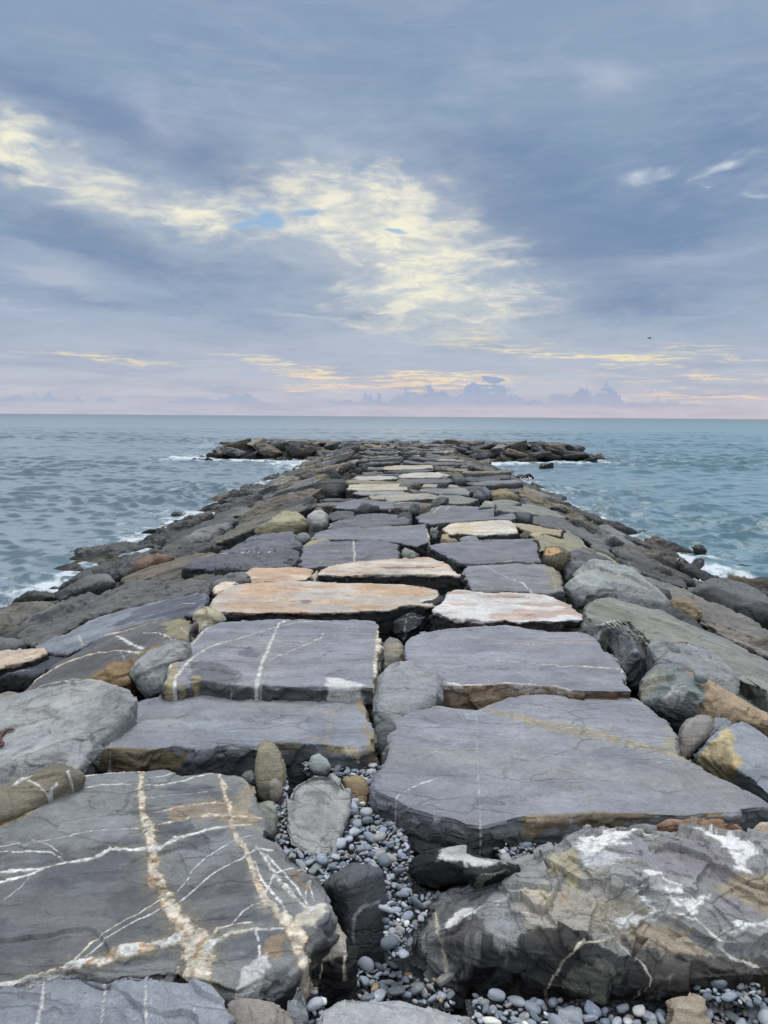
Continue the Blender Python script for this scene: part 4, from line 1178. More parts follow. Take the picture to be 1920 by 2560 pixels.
slab('MR', [(1380, 200), (1480, 205), (1560, 235), (1660, 262), (1800, 330), (1800, 420), (1660, 350), (1540, 290), (1440, 240)],
     'layered brown-grey slab at the right edge below the long sea slab', z=None, th=0.4, cham=0.04, col=(128, 122, 114), side='deep', ang=-0.4, rough=1.6, chip=0.5, strata=1.6)
boulder('UR', [(1335, 512), (1355, 490), (1395, 473), (1440, 490), (1500, 500), (1560, 512), (1620, 545), (1700, 600), (1720, 650), (1600, 640), (1500, 592), (1400, 555), (1345, 530)],
        'dark wet boulder with a foaming edge at the right waterline', z=(0.04,), h=0.09, lean=0.75, side_lean=0.2, col=(104, 106, 106), rough=1.4, chip=0.3)
boulder('UR', [(1165, 520), (1185, 500), (1212, 508), (1220, 540), (1195, 545)],
        'small black rock behind the pale ridged boulder', z=(0.0,), h=0.1, col=(58, 60, 64))
boulder('UR', [(785, 465), (770, 420), (790, 350), (850, 330), (900, 350), (1000, 405), (870, 415), (830, 440)],
        'rough dark mottled rock just right of the deck with white flecks', z=(0.0,), h=0.06, lean=0.8, col=(86, 88, 92), mottle='grey', mottle_amt=0.35, rough=1.6, chip=0.4)
slab('UR', [(655, 280), (700, 268), (760, 272), (830, 300), (900, 335), (960, 360), (1030, 398), (980, 410), (900, 370), (840, 335), (790, 350), (760, 330), (700, 320), (672, 340), (665, 310)],
     'olive-yellow slab at the right deck edge leading down the slope', z=(0.04,), th=0.4, cham=0.04, col=(142, 140, 116), side='deep', ang=-0.5, rough=1.5)
boulder('UR', [(672, 385), (680, 345), (710, 322), (745, 320), (790, 340), (800, 360), (770, 400), (740, 408), (690, 398)],
        'brown stone with an orange top at the right edge of the deck', z=0.02, h=0.09, lean=0.65, col=(112, 106, 90), patches=[([(690, 350), (710, 322), (750, 320), (770, 345), (720, 365)], (196, 160, 112), 1, 0.9)])
slab('UR', [(545, 215), (600, 218), (700, 236), (770, 252), (760, 272), (690, 262), (650, 280), (600, 245)],
     'narrow tan-topped slab with dark sides right of the white slab', z=0.03, th=0.3, cham=0.02, col=(166, 154, 126), side='deep', ang=-0.3)
boulder('UR', [(590, 285), (592, 262), (615, 248), (645, 262), (650, 285), (620, 290)],
        'small dark brown stone between the white slab and the tan-topped slab', z=0.0, h=0.09, lean=0.6, col=(104, 100, 92))
slab('UR', [(750, 262), (800, 256), (850, 275), (878, 318), (860, 325), (800, 300), (760, 275)],
     'grey-green rounded slab behind the olive-yellow slab', z=(0.02,), th=0.4, cham=0.05, col=(132, 134, 122), side='deep', ang=-0.5)
slab('UR', [(640, 190), (700, 185), (780, 205), (860, 245), (940, 290), (985, 330), (940, 330), (860, 285), (780, 250), (700, 232), (640, 220)],
     'dark slab with cream streaks slanting down the right flank', z=(0.02,), th=0.4, cham=0.04, col=(104, 104, 104), side='black', ang=-0.5, rough=1.4, chip=0.3,
     veins=[([(660, 215, 5), (760, 245, 6), (860, 275, 6)], 'cream')])
boulder('UR', [(565, 178), (600, 172), (638, 182), (636, 215), (610, 222), (575, 205)],
        'blue-black cube-like stone with a pale top at the right deck edge', z=0.05, h=0.1, lean=0.6, col=(92, 98, 106), smooth=4)
boulder('UR', [(880, 325), (900, 312), (940, 325), (980, 352), (1005, 378), (960, 365), (900, 345)],
        'grey lumpy stone on the right slope above the sea', z=(0.06,), h=0.08, col=(112, 114, 114))
boulder('UR', [(985, 348), (1040, 330), (1080, 345), (1130, 385), (1200, 420), (1180, 440), (1100, 415), (1020, 380)],
        'dark streaked rock above the right waterline', z=(0.04,), h=0.07, lean=0.8, col=(98, 98, 98), rough=1.4, chip=0.3)
slab('UR', [(1080, 410), (1200, 420), (1290, 450), (1310, 495), (1220, 470), (1120, 440)],
     'flat wet black shelf of rock at the right waterline', z=(0.0,), th=0.3, cham=0.03, col=(84, 84, 84), side='black', ang=-0.3, rough=1.5, chip=0.4)
slab('UR', [(1150, 368), (1200, 372), (1270, 388), (1340, 402), (1300, 408), (1220, 398), (1160, 385)],
     'thin black rock awash off the right side', z=-0.92, th=0.3, cham=0.04, col=(56, 58, 60), side='black', rough=1.5)

# ---- middle deck rows
slab('UR', [(335, 425), (360, 402), (430, 398), (600, 392), (700, 394), (738, 408), (768, 450), (778, 512), (720, 520), (640, 518), (500, 515), (380, 515), (360, 470)],
     'grey deck slab with a diagonal white vein and mossy right corner', z=0.0, th=0.35, cham=0.03, col=(130, 130, 138), side='dark', rough=1.3,
     patches=[([(700, 400), (760, 430), (778, 512), (730, 512), (710, 450)], (138, 130, 104), 2, 0.7)],
     veins=[([(430, 402, 3), (520, 445, 5), (600, 480, 6), (635, 515, 7)], 'white'), ([(650, 398, 3), (720, 430, 3), (745, 510, 3)], 'tan')])
slab('UR', [(188, 318), (230, 308), (400, 296), (660, 286), (668, 320), (672, 385), (620, 390), (560, 382), (440, 392), (330, 392), (275, 365), (230, 340)],
     'wide dark slate deck slab behind the diagonal-veined one, right half', z=0.02, th=0.35, cham=0.015, col=(118, 118, 130), side='dark', rough=1.1, ang=0.05,
     fpatches=[([(380, 385), (660, 380), (660, 395), (380, 400)], 'cream', 1, 0.6)])
slab('CM', [(232, 600), (250, 578), (330, 545), (480, 518), (700, 500), (940, 490), (1050, 520), (1080, 545), (1110, 575), (1145, 605), (900, 600), (700, 600), (430, 606)],
     'cream and pink topped slab split across with a black front, centre of the deck', z=0.04, th=0.36, cham=0.012, col=(196, 186, 172), side=(50, 50, 52), crust=0.02,
     mottle=(184, 156, 134), mottle_amt=0.7, rough=1.2, patches=[([(640, 560), (860, 552), (1000, 552), (990, 562), (700, 570)], (108, 96, 90), 0.8, 0.8)], fveins=[([(418, 605, 4), (425, 645, 4)], 'pale')])
slab('UL', [(1062, 435), (1075, 420), (1100, 412), (1200, 413), (1300, 412), (1350, 424), (1345, 445), (1325, 465), (1250, 475), (1160, 470), (1085, 478), (1078, 455)],
     'small orange-topped slab at the left edge of the deck', z=0.04, th=0.3, cham=0.012, col=(186, 158, 130), side=(58, 55, 52), mottle='cream', mottle_amt=0.6)
slab('UL', [(1350, 470), (1352, 440), (1368, 420), (1376, 425), (1366, 470)], 'narrow upright cream sliver between two orange-topped slabs', z=0.05, th=0.3, cham=0.01, col=(176, 166, 150), side='dark')
boulder('UL', [(1310, 412), (1340, 400), (1400, 396), (1440, 398), (1400, 408), (1370, 425), (1330, 415)],
        'low yellowish broken stone behind the small orange-topped slab', z=-0.02, h=0.05, col=(168, 156, 128))
slab('UL', [(1290, 395), (1300, 345), (1318, 318), (1400, 300), (1500, 292), (1660, 290), (1720, 312), (1726, 372), (1600, 385), (1480, 400), (1400, 405), (1310, 412)],
     'dark slate deck slab with one white cross line, left half', z=0.02, th=0.35, cham=0.02, col=(118, 116, 128), side='dark', rough=1.4, chip=0.3, strata=1.4, crack=1.6,
     veins=[([(1527, 292, 5), (1531, 385, 6)], 'white'), ([(1298, 330, 5), (1288, 410, 6)], 'cream')])
slab('UL', [(1345, 288), (1355, 262), (1420, 250), (1660, 235), (1840, 225), (1848, 250), (1858, 295), (1800, 318), (1700, 300), (1640, 292), (1500, 290), (1400, 292)],
     'long bluish slate deck slab with an ochre far edge, left half', z=0.02, th=0.35, cham=0.02, col=(120, 122, 132), side='deep', rough=1.1,
     veins=[([(1640, 240, 4), (1750, 232, 5), (1842, 228, 5)], 'ochre'), ([(1842, 228, 6), (1855, 300, 6)], 'cream'), ([(1352, 262, 4), (1350, 290, 5)], 'cream')])
slab('UR', [(248, 246), (270, 232), (300, 220), (400, 212), (520, 207), (550, 212), (572, 228), (575, 262), (500, 266), (400, 270), (330, 262), (290, 268)],
     'bright white and cream slab on the right half of the deck', z=0.05, th=0.34, cham=0.01, col=(200, 196, 184), side=(66, 66, 66), crust=0.02, mottle=(200, 176, 140), mottle_amt=0.5,
     patches=[([(270, 235), (320, 225), (400, 232), (390, 262), (290, 262)], (206, 184, 150), 2, 0.6)])
boulder('UR', [(320, 300), (330, 280), (365, 274), (405, 280), (418, 298), (400, 306), (340, 306)],
        'low smooth grey stone in front of the bright white slab', z=0.0, h=0.06, lean=0.7, col=(140, 144, 148), step=0)
boulder('UR', [(245, 300), (250, 270), (280, 268), (310, 285), (325, 300), (280, 308)],
        'small ochre and grey stone at the left foot of the bright white slab', z=-0.02, h=0.06, col=(154, 140, 110))
boulder('UR', [(80, 360), (90, 338), (120, 336), (155, 355), (140, 372), (90, 374)],
        'small olive stone in the gap behind the cream-topped slab', z=0.0, h=0.08, col=(128, 130, 120))
boulder('UR', [(200, 300), (205, 250), (228, 240), (240, 220), (240, 260), (235, 300)],
        'slim upright grey stone left of the bright white slab', z=-0.02, h=0.08, lean=0.5, col=(128, 132, 134))
slab('UR', [(138, 192), (180, 175), (205, 155), (240, 148), (360, 146), (480, 150), (560, 178), (575, 200), (520, 205), (420, 208), (300, 214), (200, 222), (150, 212)],
     'dark grey deck slab with a pale far edge behind the bright white slab', z=0.03, th=0.34, cham=0.02, col=(118, 120, 128), side='dark', rough=1.2,
     veins=[([(215, 175, 4), (240, 150, 5), (400, 148, 3), (520, 172, 4)], 'cream'), ([(265, 172, 4), (280, 150, 4)], 'cream')])
slab('UL', [(1425, 248), (1428, 225), (1450, 208), (1540, 188), (1640, 180), (1720, 186), (1770, 205), (1770, 222), (1660, 232), (1520, 242)],
     'rough dark slate deck slab with a short white vein on its left', z=0.02, th=0.35, cham=0.02, col=(108, 108, 118), side='dark', rough=1.5, chip=0.4, strata=1.4, crack=1.5, veins=[([(1422, 248, 5), (1432, 215, 5), (1450, 206, 4)], 'white')])
boulder('UR', [(60, 210), (65, 180), (95, 175), (115, 190), (112, 222), (85, 225)],
        'crumbly black stone at the centre of the deck', z=0.02, h=0.08, col=(76, 76, 80), rough=1.5, chip=0.5)
boulder('UR', [(100, 182), (102, 150), (118, 125), (138, 122), (154, 145), (154, 185), (130, 190)],
        'pointed blue-grey stone standing up at the centre of the deck', z=0.05, h=0.11, lean=0.2, col=(122, 126, 134), crest=0.5, smooth=8)
boulder('UR', [(155, 185), (160, 155), (180, 148), (200, 155), (205, 178), (185, 190)],
        'brown rounded stone just right of the pointed standing stone', z=0.03, h=0.1, lean=0.35, col=(110, 104, 96))
slab('UL', [(1410, 190), (1420, 175), (1500, 168), (1560, 178), (1540, 190), (1440, 205)],
     'small black slab beside the mottled grey stone at the left deck edge', z=0.02, th=0.3, cham=0.03, col=(86, 88, 94), side='black', rough=1.4, chip=0.3)
slab('UL', [(1442, 150), (1460, 130), (1520, 120), (1600, 122), (1700, 132), (1705, 155), (1640, 158), (1500, 158)],
     'slate deck slab with a shadowed front, far left half', z=0.05, th=0.3, cham=0.02, col=(120, 122, 130), side='black', rough=1.4)
slab('UR', [(0, 150), (10, 138), (60, 128), (140, 128), (215, 135), (190, 152), (110, 158), (20, 165)],
     'slab covered by a web of cream veins, far centre of the deck', z=0.03, th=0.3, cham=0.02, col=(104, 100, 98), side='dark',
     veins=[([(8, 165, 6), (30, 140, 7), (80, 130, 6), (140, 130, 5)], 'cream'), ([(20, 150, 5), (90, 152, 6), (160, 150, 5)], 'cream'), ([(205, 130, 6), (215, 150, 5)], 'cream')])
slab('UR', [(0, 110), (20, 98), (100, 88), (180, 90), (235, 100), (230, 112), (120, 116), (20, 130)],
     'pale buff-topped deck slab, far centre', z=0.05, th=0.3, cham=0.02, col=(156, 153, 142), side='dark')
slab('UR', [(210, 108), (240, 98), (330, 100), (410, 116), (370, 132), (280, 135), (215, 130)],
     'flat olive-grey deck slab, far right half', z=0.03, th=0.3, cham=0.02, col=(128, 130, 124), side='dark')
slab('UL', [(1500, 72), (1508, 52), (1600, 50), (1659, 50), (1745, 50), (1762, 62), (1760, 74), (1659, 76), (1560, 78)],
     'cream-topped slab with an olive front, far left half of the deck', z=0.08, th=0.3, cham=0.01, col=(182, 176, 156), side=(96, 94, 78), crust=0.03)
slab('UL', [(1520, 88), (1580, 80), (1659, 74), (1740, 78), (1760, 90), (1659, 94), (1560, 96)],
     'thin pale grey slab directly in front of the cream-topped slab', z=0.05, th=0.3, cham=0.02, col=(150, 152, 150), side='black')
slab('UL', [(1590, 105), (1600, 97), (1659, 95), (1700, 98), (1760, 104), (1740, 118), (1659, 118), (1610, 115)],
     'deck slab with a cream far edge in front of the thin pale slab', z=0.03, th=0.3, cham=0.02, col=(160, 154, 140), side='dark')
slab('UR', [(148, 82), (160, 70), (240, 68), (350, 70), (372, 82), (370, 95), (240, 92)],
     'long plain grey deck slab, far right half', z=0.05, th=0.3, cham=0.02, col=(128, 130, 134), side='dark')
slab('UR', [(158, 62), (170, 52), (240, 50), (320, 56), (335, 66), (240, 66)],
     'thin cream-edged deck slab, far right half', z=0.05, th=0.3, cham=0.02, col=(156, 148, 136), side='dark')
boulder('UR', [(380, 112), (385, 85), (400, 65), (440, 68), (462, 90), (455, 115), (420, 122)],
        'blue-grey blocky boulder at the far right edge of the deck', z=0.05, h=0.08, lean=0.55, col=(112, 116, 124))
boulder('UR', [(458, 110), (460, 85), (500, 80), (545, 90), (580, 112), (520, 115), (480, 118)],
        'ochre-tinged rough boulder on the far right shoulder', z=(0.05,), h=0.08, col=(146, 136, 108))
slab('UR', [(412, 150), (430, 132), (480, 120), (540, 118), (590, 130), (560, 140), (480, 150)],
     'smooth grey-olive slab at the right deck edge behind the pale-edged slab', z=(0.04,), th=0.3, cham=0.04, col=(128, 130, 126), side='dark')
slab('UR', [(478, 158), (485, 138), (560, 134), (640, 142), (720, 160), (790, 195), (740, 195), (660, 180), (590, 172), (520, 165)],
     'broad grey-green slab on the right shoulder', z=(0.03,), th=0.4, cham=0.05, col=(134, 136, 128), side='dark', ang=-0.4)
boulder('UR', [(418, 150), (430, 132), (455, 128), (478, 142), (475, 160), (440, 160)],
        'small grey-green rounded stone on the right deck edge', z=0.05, h=0.08, col=(136, 138, 130))
slab('UR', [(60, 16), (80, 6), (160, 2), (240, 2), (290, 12), (250, 20), (150, 22), (70, 22)],
     'long bright white slab, farthest on the right half of the deck', z=0.09, th=0.3, cham=0.01, col=(186, 182, 168), side='dark')
slab('UL', [(1525, 26), (1540, 18), (1620, 17), (1700, 18), (1720, 24), (1640, 32), (1550, 32)],
     'bright white slab, farthest on the left half of the deck', z=0.09, th=0.3, cham=0.01, col=(184, 181, 172), side='dark')
slab('FR', [(-75, 332), (-60, 318), (40, 308), (180, 305), (300, 308), (310, 322), (180, 330), (20, 335)],
     'cream slab just beyond the long bright white one', z=0.06, th=0.3, cham=0.01, col=(176, 170, 150), side='black')
slab('UR', [(45, 46), (60, 30), (180, 26), (290, 28), (300, 40), (200, 48)],
     'long dark slate slab in front of the long bright white slab', z=0.04, th=0.3, cham=0.02, col=(106, 108, 114), side='black')
boulder('UR', [(60, 78), (62, 55), (85, 48), (118, 55), (120, 75), (90, 82)],
        'dark rounded stone right of the cream-topped far slab', z=0.06, h=0.08, col=(104, 104, 106))
boulder('UR', [(290, 40), (292, 15), (330, 12), (350, 28), (350, 44), (310, 50)],
        'dark green stone at the right end of the long bright white slab', z=0.06, h=0.08, col=(88, 94, 90))
boulder('UL', [(1355, 70), (1365, 50), (1430, 40), (1500, 52), (1505, 75), (1450, 100), (1380, 90)],
        'black broken rock at the left end of the cream-topped slab', z=0.0, h=0.08, col=(74, 74, 76))
# ================================================================ rest of the jetty: individual rocks from a family of shapes
def template(kind, seed, dims, vox, smooth, rough):
    rng = np.random.default_rng(seed)
    if kind == 'slab':
        k = rng.integers(6, 9)
        a = np.sort(rng.uniform(0, 2 * np.pi, k) * 0.35 + np.linspace(0, 2 * np.pi, k, endpoint=False))
        r = 1 / np.maximum(np.abs(np.cos(a)), np.abs(np.sin(a))) * rng.uniform(0.42, 0.52, k)
        P = np.c_[np.cos(a) * r * dims[0], np.sin(a) * r * dims[1], np.zeros(k)]
        P[:, 2] = P[:, 0] * rng.uniform(-.04, .04) + P[:, 1] * rng.uniform(-.04, .04)
        P = densify(P, 0.08, 0.02, seed)
        r2 = outset(P, 0.04)
        r2[:, 2] -= dims[2]
        r1 = P.copy()
        r1[:, 2] -= 0.03
        me = loft([r2, r1, outset(P, -0.03)], 't')
    else:
        pts = rng.normal(size=(16, 3))
        pts /= np.linalg.norm(pts, axis=1, keepdims=True)
        pts = pts * np.array(dims) * 0.5 * rng.uniform(0.85, 1.12, (16, 1))
        me = hull_mesh(pts, 't')
    me = remesh(me, vox, smooth)
    if kind == 'slab':
        me = drop_underside(me)
    co, no = getco(me), getno(me)
    s1 = fbm(co * [2.0, 7.0, 14.0], 4, seed)
    s2 = fbm(co * 2.2, 4, seed + 1)
    wc = co + 0.08 * np.stack([fbm(co * 3, 3, seed + 20), fbm(co * 3, 3, seed + 21), fbm(co * 3, 2, seed + 22)], 1)
    ter = facets(wc * [1.6, 3.6, 3.0], seed + 2) * 1.5 + facets(wc * [5.0, 9.0, 8.0], seed + 7) * 0.7
    bed = fbm(co * [1.5, 1.5, 16.0], 4, seed + 3)
    sid = 1 - sstep(0.3, 0.8, np.abs(no[:, 2]))
    ck = sstep(0.03, 0, np.abs(fbm(co * [1.0, 3.5, 2.5] + 7, 3, seed + 4)))
    d = (0.03 * s2 + 0.018 * ter + 0.012 * s1 + 0.025 * bed * sid - 0.02 * ck) * rough
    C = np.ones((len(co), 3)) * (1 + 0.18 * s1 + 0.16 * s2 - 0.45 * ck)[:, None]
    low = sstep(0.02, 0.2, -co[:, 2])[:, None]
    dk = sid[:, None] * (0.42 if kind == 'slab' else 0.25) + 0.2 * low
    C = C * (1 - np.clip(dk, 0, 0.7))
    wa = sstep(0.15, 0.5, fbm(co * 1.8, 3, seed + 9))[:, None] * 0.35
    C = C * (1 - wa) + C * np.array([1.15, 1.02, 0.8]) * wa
    vd = np.abs(fbm(co * 1.6 + 30, 3, seed + 12))
    vm = (sstep(0.014, 0.004, vd) * sstep(0.1, 0.3, fbm(co * 1.1, 2, seed + 14)))[:, None]
    C = C * (1 - vm) + 2.4 * vm
    setco(me, co + no * d[:, None])
    setcol(me, C)
    smooth_shade(me)
    me.materials.append(ROCKFAR)
    return me


T_PEB = []
T_SLAB = [template('slab', 400 + i, (1.5, 0.85, 0.45), 0.026, 1, 0.7) for i in range(7)]
T_FLANK = [template('hull', 500 + i, (2.1, 1.15, 0.52), 0.028, 1, 1.1) for i in range(9)]
T_BOULD = [template('hull', 600 + i, (1.7, 1.4, 1.25), 0.030, 2, 1.2) for i in range(8)]
T_BOULD_S = [template('hull', 650 + i, (0.6, 0.45, 0.4), 0.018, 4, 0.5) for i in range(4)]


def covered(x, y):
    q = np.array([[x, y]])
    for ob, P in STONES:
        if inside(q, P)[0]:
            return True
    return False


def put(me, name, loc, rot, sc, col, label, cat, group):
    ob = bpy.data.objects.new(name, me)
    ob.location = tuple(float(v) for v in loc)
    ob.rotation_euler = rot
    ob.scale = sc
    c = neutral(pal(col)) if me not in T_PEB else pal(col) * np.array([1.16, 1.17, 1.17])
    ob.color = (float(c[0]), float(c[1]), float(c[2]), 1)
    COL.objects.link(ob)
    return tag(ob, label, cat, group)


hand = list(STONES)
rr = random.Random(5)
DECKCOL = [(108, 110, 118), (98, 100, 106), (120, 120, 126), (112, 110, 108), (128, 126, 118), (90, 92, 98), (104, 104, 104), (176, 171, 156), (150, 146, 132), (134, 128, 108)]
FLCOL = [(92, 92, 92), (82, 82, 84), (104, 100, 94), (98, 98, 104), (112, 106, 96), (88, 90, 88), (126, 118, 98), (76, 76, 80), (108, 108, 112), (126, 128, 130), (136, 134, 126)]


def tone(c):
    if max(c) > 170:
        return 'cream-topped'
    if c[0] - c[2] > 14:
        return 'tan'
    if sum(c) / 3 < 96:
        return 'dark'
    return 'grey'


# deck rows
y = 9.5
while y < 46.6:
    dep = rr.uniform(0.62, 1.0) * (1 + (y - 8) * 0.006)
    xl, xr = float(lerp_tab(DL, y)), float(lerp_tab(DR, y))
    x = xl + rr.uniform(-.2, .2)
    while x < xr:
        w = rr.uniform(0.9, 1.9)
        cx, cy = x + w / 2, y + rr.uniform(-.1, .1)
        if not covered(cx, cy) and not covered(cx - w * .3, cy) and not covered(cx + w * .3, cy):
            c = rr.choice(DECKCOL)
            if max(c) > 170 and rr.random() < 0.55:
                c = rr.choice(DECKCOL)
            t = tone(c)
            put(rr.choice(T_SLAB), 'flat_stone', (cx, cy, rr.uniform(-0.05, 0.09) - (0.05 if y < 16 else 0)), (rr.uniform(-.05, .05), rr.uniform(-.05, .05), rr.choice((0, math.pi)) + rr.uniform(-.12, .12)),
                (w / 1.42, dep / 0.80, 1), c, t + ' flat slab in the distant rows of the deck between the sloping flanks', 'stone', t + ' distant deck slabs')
        x += w + 0.03
    y += dep + 0.03
# small stones in the joints of the deck
for _ in range(60):
    y = rr.uniform(10, 44)
    x = rr.uniform(float(lerp_tab(DL, y)), float(lerp_tab(DR, y)))
    if covered(x, y):
        continue
    put(rr.choice(T_BOULD_S), 'rock', (x, y, 0.02), (rr.uniform(-.5, .5), rr.uniform(-.5, .5), rr.uniform(0, 6)), (rr.uniform(.5, 1.0),) * 3, rr.choice(FLCOL),
        'small stone lodged between the distant slabs of the deck', 'rock', 'small stones between distant deck slabs')
# flanks
def flank_rot(side, tilt):
    flip = rr.random() < 0.5
    a, b, c = rr.uniform(-.30, .30), tilt + rr.uniform(-.14, .16), -side * 0.25 + rr.uniform(-.35, .35)
    return (a, -b, c + math.pi) if flip else (a, b, c)


for side in (-1, 1):
    dt, wt = (DL, WL) if side < 0 else (DR, WR)
    y = 6.0
    while y < 47.0:
        d0, w0 = float(lerp_tab(dt, y)), float(lerp_tab(wt, y))
        x = d0 + side * rr.uniform(0.1, 0.6)
        k = 0
        while abs(x) < abs(w0) + 0.35:
            L = rr.uniform(1.2, 2.1)
            cx, cy = x + side * L * 0.4, y + rr.uniform(-.25, .25)
            if not covered(cx, cy):
                c = rr.choice(FLCOL)
                z = float(profile(cx, cy))
                low = 0.16 if cy < 14 else 0.0
                tilt = math.atan2(float(profile(cx - .3, cy)) - float(profile(cx + .3, cy)), .6)
                wl = 'awash at the waterline' if z < -0.75 else 'lying on the slope'
                t = tone(c)
                sd = 'left' if side < 0 else 'right'
                put(rr.choice(T_FLANK), 'flank_rock', (cx, cy, z - 0.14 - low + rr.uniform(-.10, .18)), flank_rot(side, tilt),
                    (L / 1.9, rr.uniform(.55, .86), rr.uniform(.85, 1.3)), c, '%s weathered rock %s, %s flank of the jetty' % (t, wl, sd), 'rock',
                    '%s rocks %s of the %s flank' % (t, 'at the waterline' if z < -0.75 else 'on the slope', sd))
            x += side * L * 0.72
        y += rr.uniform(0.62, 0.85)
# the slopes beside the near stones, to either side of where one stands
for side in (-1, 1):
    sd = 'left' if side < 0 else 'right'
    y = 0.6
    while y < 5.6:
        x = 1.7
        while x < 5.9:
            if x > 0.52 * math.hypot(y, 1.6) + 0.95 and not covered(side * x, y) and not covered(side * (x - 0.5), y):
                z = float(profile(side * x, y))
                c = rr.choice(FLCOL)
                tilt = math.atan2(float(profile(side * x - .3, y)) - float(profile(side * x + .3, y)), .6)
                put(rr.choice(T_FLANK), 'flank_rock', (side * x, y, z - 0.30), flank_rot(side, tilt), (.85, rr.uniform(.7, .95), rr.uniform(.9, 1.3)), c,
                    '%s weathered rock on the %s slope beside the nearest slabs' % (tone(c), sd), 'rock', '%s rocks beside the nearest slabs on the %s' % (tone(c), sd))
            x += rr.uniform(1.05, 1.35)
        y += rr.uniform(0.7, 0.9)
# small rocks at the waterline
for side, wt in ((-1, WL), (1, WR)):
    sd = 'left' if side < 0 else 'right'
    for k in range(26):
        y = rr.uniform(9, 44)
        x = float(lerp_tab(wt, y)) + side * rr.uniform(-.4, .5)
        if covered(x, y):
            continue
        put(rr.choice(T_BOULD_S), 'wet_rock', (x, y, SEA - 0.02 + rr.uniform(-.08, .08)), (rr.uniform(-.5, .5), rr.uniform(-.5, .5), rr.uniform(0, 6)), (rr.uniform(.8, 1.7), rr.uniform(.7, 1.3), rr.uniform(.4, .8)),
            (80, 80, 80), 'small black wet rock washed by foam along the %s side of the jetty' % sd, 'rock', 'small wet rocks along the %s waterline' % sd)
# head of the jetty
yy = 45.0
while yy < 53.8:
    xx = -11.6 + rr.uniform(0, .6)
    while xx < 13.6:
        z = float(profile(xx, yy))
        if z > -1.35 and not (yy < 46.8 and -3.5 < xx < 5.0):
            c = rr.choice(FLCOL)
            front = yy < 47.3 or xx < -9.5 or xx > 11.5
            t = tone(c)
            if front:
                me, s = rr.choice(T_BOULD), rr.uniform(0.75, 1.2)
                sc = (s * rr.uniform(.95, 1.35), s, s * rr.uniform(.5, .68))
                lab = t + ' boulder piled at the seaward edge of the far T-shaped head'
                g = t + ' boulders along the edge of the jetty head'
            else:
                me = rr.choice(T_FLANK)
                s = rr.uniform(0.9, 1.25)
                sc = (s, s, 0.6)
                lab = t + ' flat rock on top of the far T-shaped head of the jetty'
                g = t + ' rocks on top of the jetty head'
            put(me, 'head_boulder' if front else 'head_rock', (xx + rr.uniform(-.2, .2), yy + rr.uniform(-.2, .2), z - (0.28 if front else 0.16) + rr.uniform(-.07, .08)),
                (rr.uniform(-.4, .4), rr.uniform(-.4, .4), rr.uniform(0, 6.28)) if front else (rr.uniform(-.1, .1), rr.uniform(-.1, .1), rr.uniform(-.3, .3)), sc, c, lab, 'rock', g)
        xx += rr.uniform(0.85, 1.25)
    yy += 1.05
# the rock that stands in the water off the right end, and a few awash
for px, py, s, lab in ((1497, 1150, .9, 'lone black rock standing in the sea off the right end of the jetty head'),
                       (1367, 1172, .7, 'low rock awash in front of the right arm of the jetty head'),
                       (1310, 1200, .6, 'pointed wet rock in the foam beside the right flank, near the head')):
    p = hit_plane(px, py, np.array([0, 0, SEA]), np.array([0, 0, 1.0]))
    put(T_BOULD[2], 'rock', (p[0], p[1], SEA - 0.05), (0.3, 0.1, s * 5), (s, s, s * .8), (70, 70, 70), lab, 'rock', None)

# ================================================================ rubble core under the stones (dark gaps between them)
gx = np.linspace(-12.5, 14.5, 220)
gy = np.linspace(0.3, 55, 440)
X, Y = np.meshgrid(gx, gy)
Z = profile(X, Y) - 0.42 - np.where((Y < 10) & (np.abs(X) > 1.7), 0.15, 0)
nz = fbm(np.c_[X.ravel() * 2.4, Y.ravel() * 2.4, np.zeros(X.size)], 4, 77).reshape(X.shape)
Z = Z + 0.10 * nz
V = np.c_[X.ravel(), Y.ravel(), Z.ravel()]
nx = len(gx)
FC = [(j * nx + i, j * nx + i + 1, (j + 1) * nx + i + 1, (j + 1) * nx + i) for j in range(len(gy) - 1) for i in range(nx - 1)]
me = mesh_from(V, FC, 'ground')
smooth_shade(me)
m, nt, b = new_mat('rubble')
tc = nt.node('ShaderNodeTexCoord').outputs['Object']
n = nt.noise(tc, 30, 6, 0.7)
nt.set(b.inputs['Base Color'], nt.mix(n, (0.010, 0.010, 0.011, 1), (0.07, 0.068, 0.062, 1)))
b.inputs['Roughness'].default_value = 0.85
bp = nt.node('ShaderNodeBump')
bp.inputs['Distance'].default_value = 0.05
nt.set(bp.inputs['Height'], n)
nt.set(b.inputs['Normal'], bp.outputs[0])
me.materials.append(m)
ground = bpy.data.objects.new('ground', me)
COL.objects.link(ground)
tag(ground, 'dark rubble bed of the jetty seen in the gaps between the stones', 'ground', kind='structure')

# ================================================================ pebbles
dg = bpy.context.evaluated_depsgraph_get()
near_bvh = []
for ob, P in hand:
    if ob.location.y < 4.6:
        bm = bmesh.new()
        bm.from_mesh(ob.data)
        near_bvh.append((BVHTree.FromBMesh(bm), Vector(ob.location)))
        bm.free()


def seen(p, r):
    """is a pebble at p free of the stones (nothing above it) and in view"""
    d = (p - Vector((0, 0, CAMZ)))
    L = d.length
    dn = d / L
    for bv, off in near_bvh:
        h = bv.ray_cast(p + Vector((0, 0, 1.0)) - off, Vector((0, 0, -1)), 1.0 + r * 0.3)
        if h[0] is not None:
            return 0
    for bv, off in near_bvh:
        h = bv.ray_cast(Vector((0, 0, CAMZ)) - off, dn, L - r)
        if h[0] is not None:
            return 1
    return 2


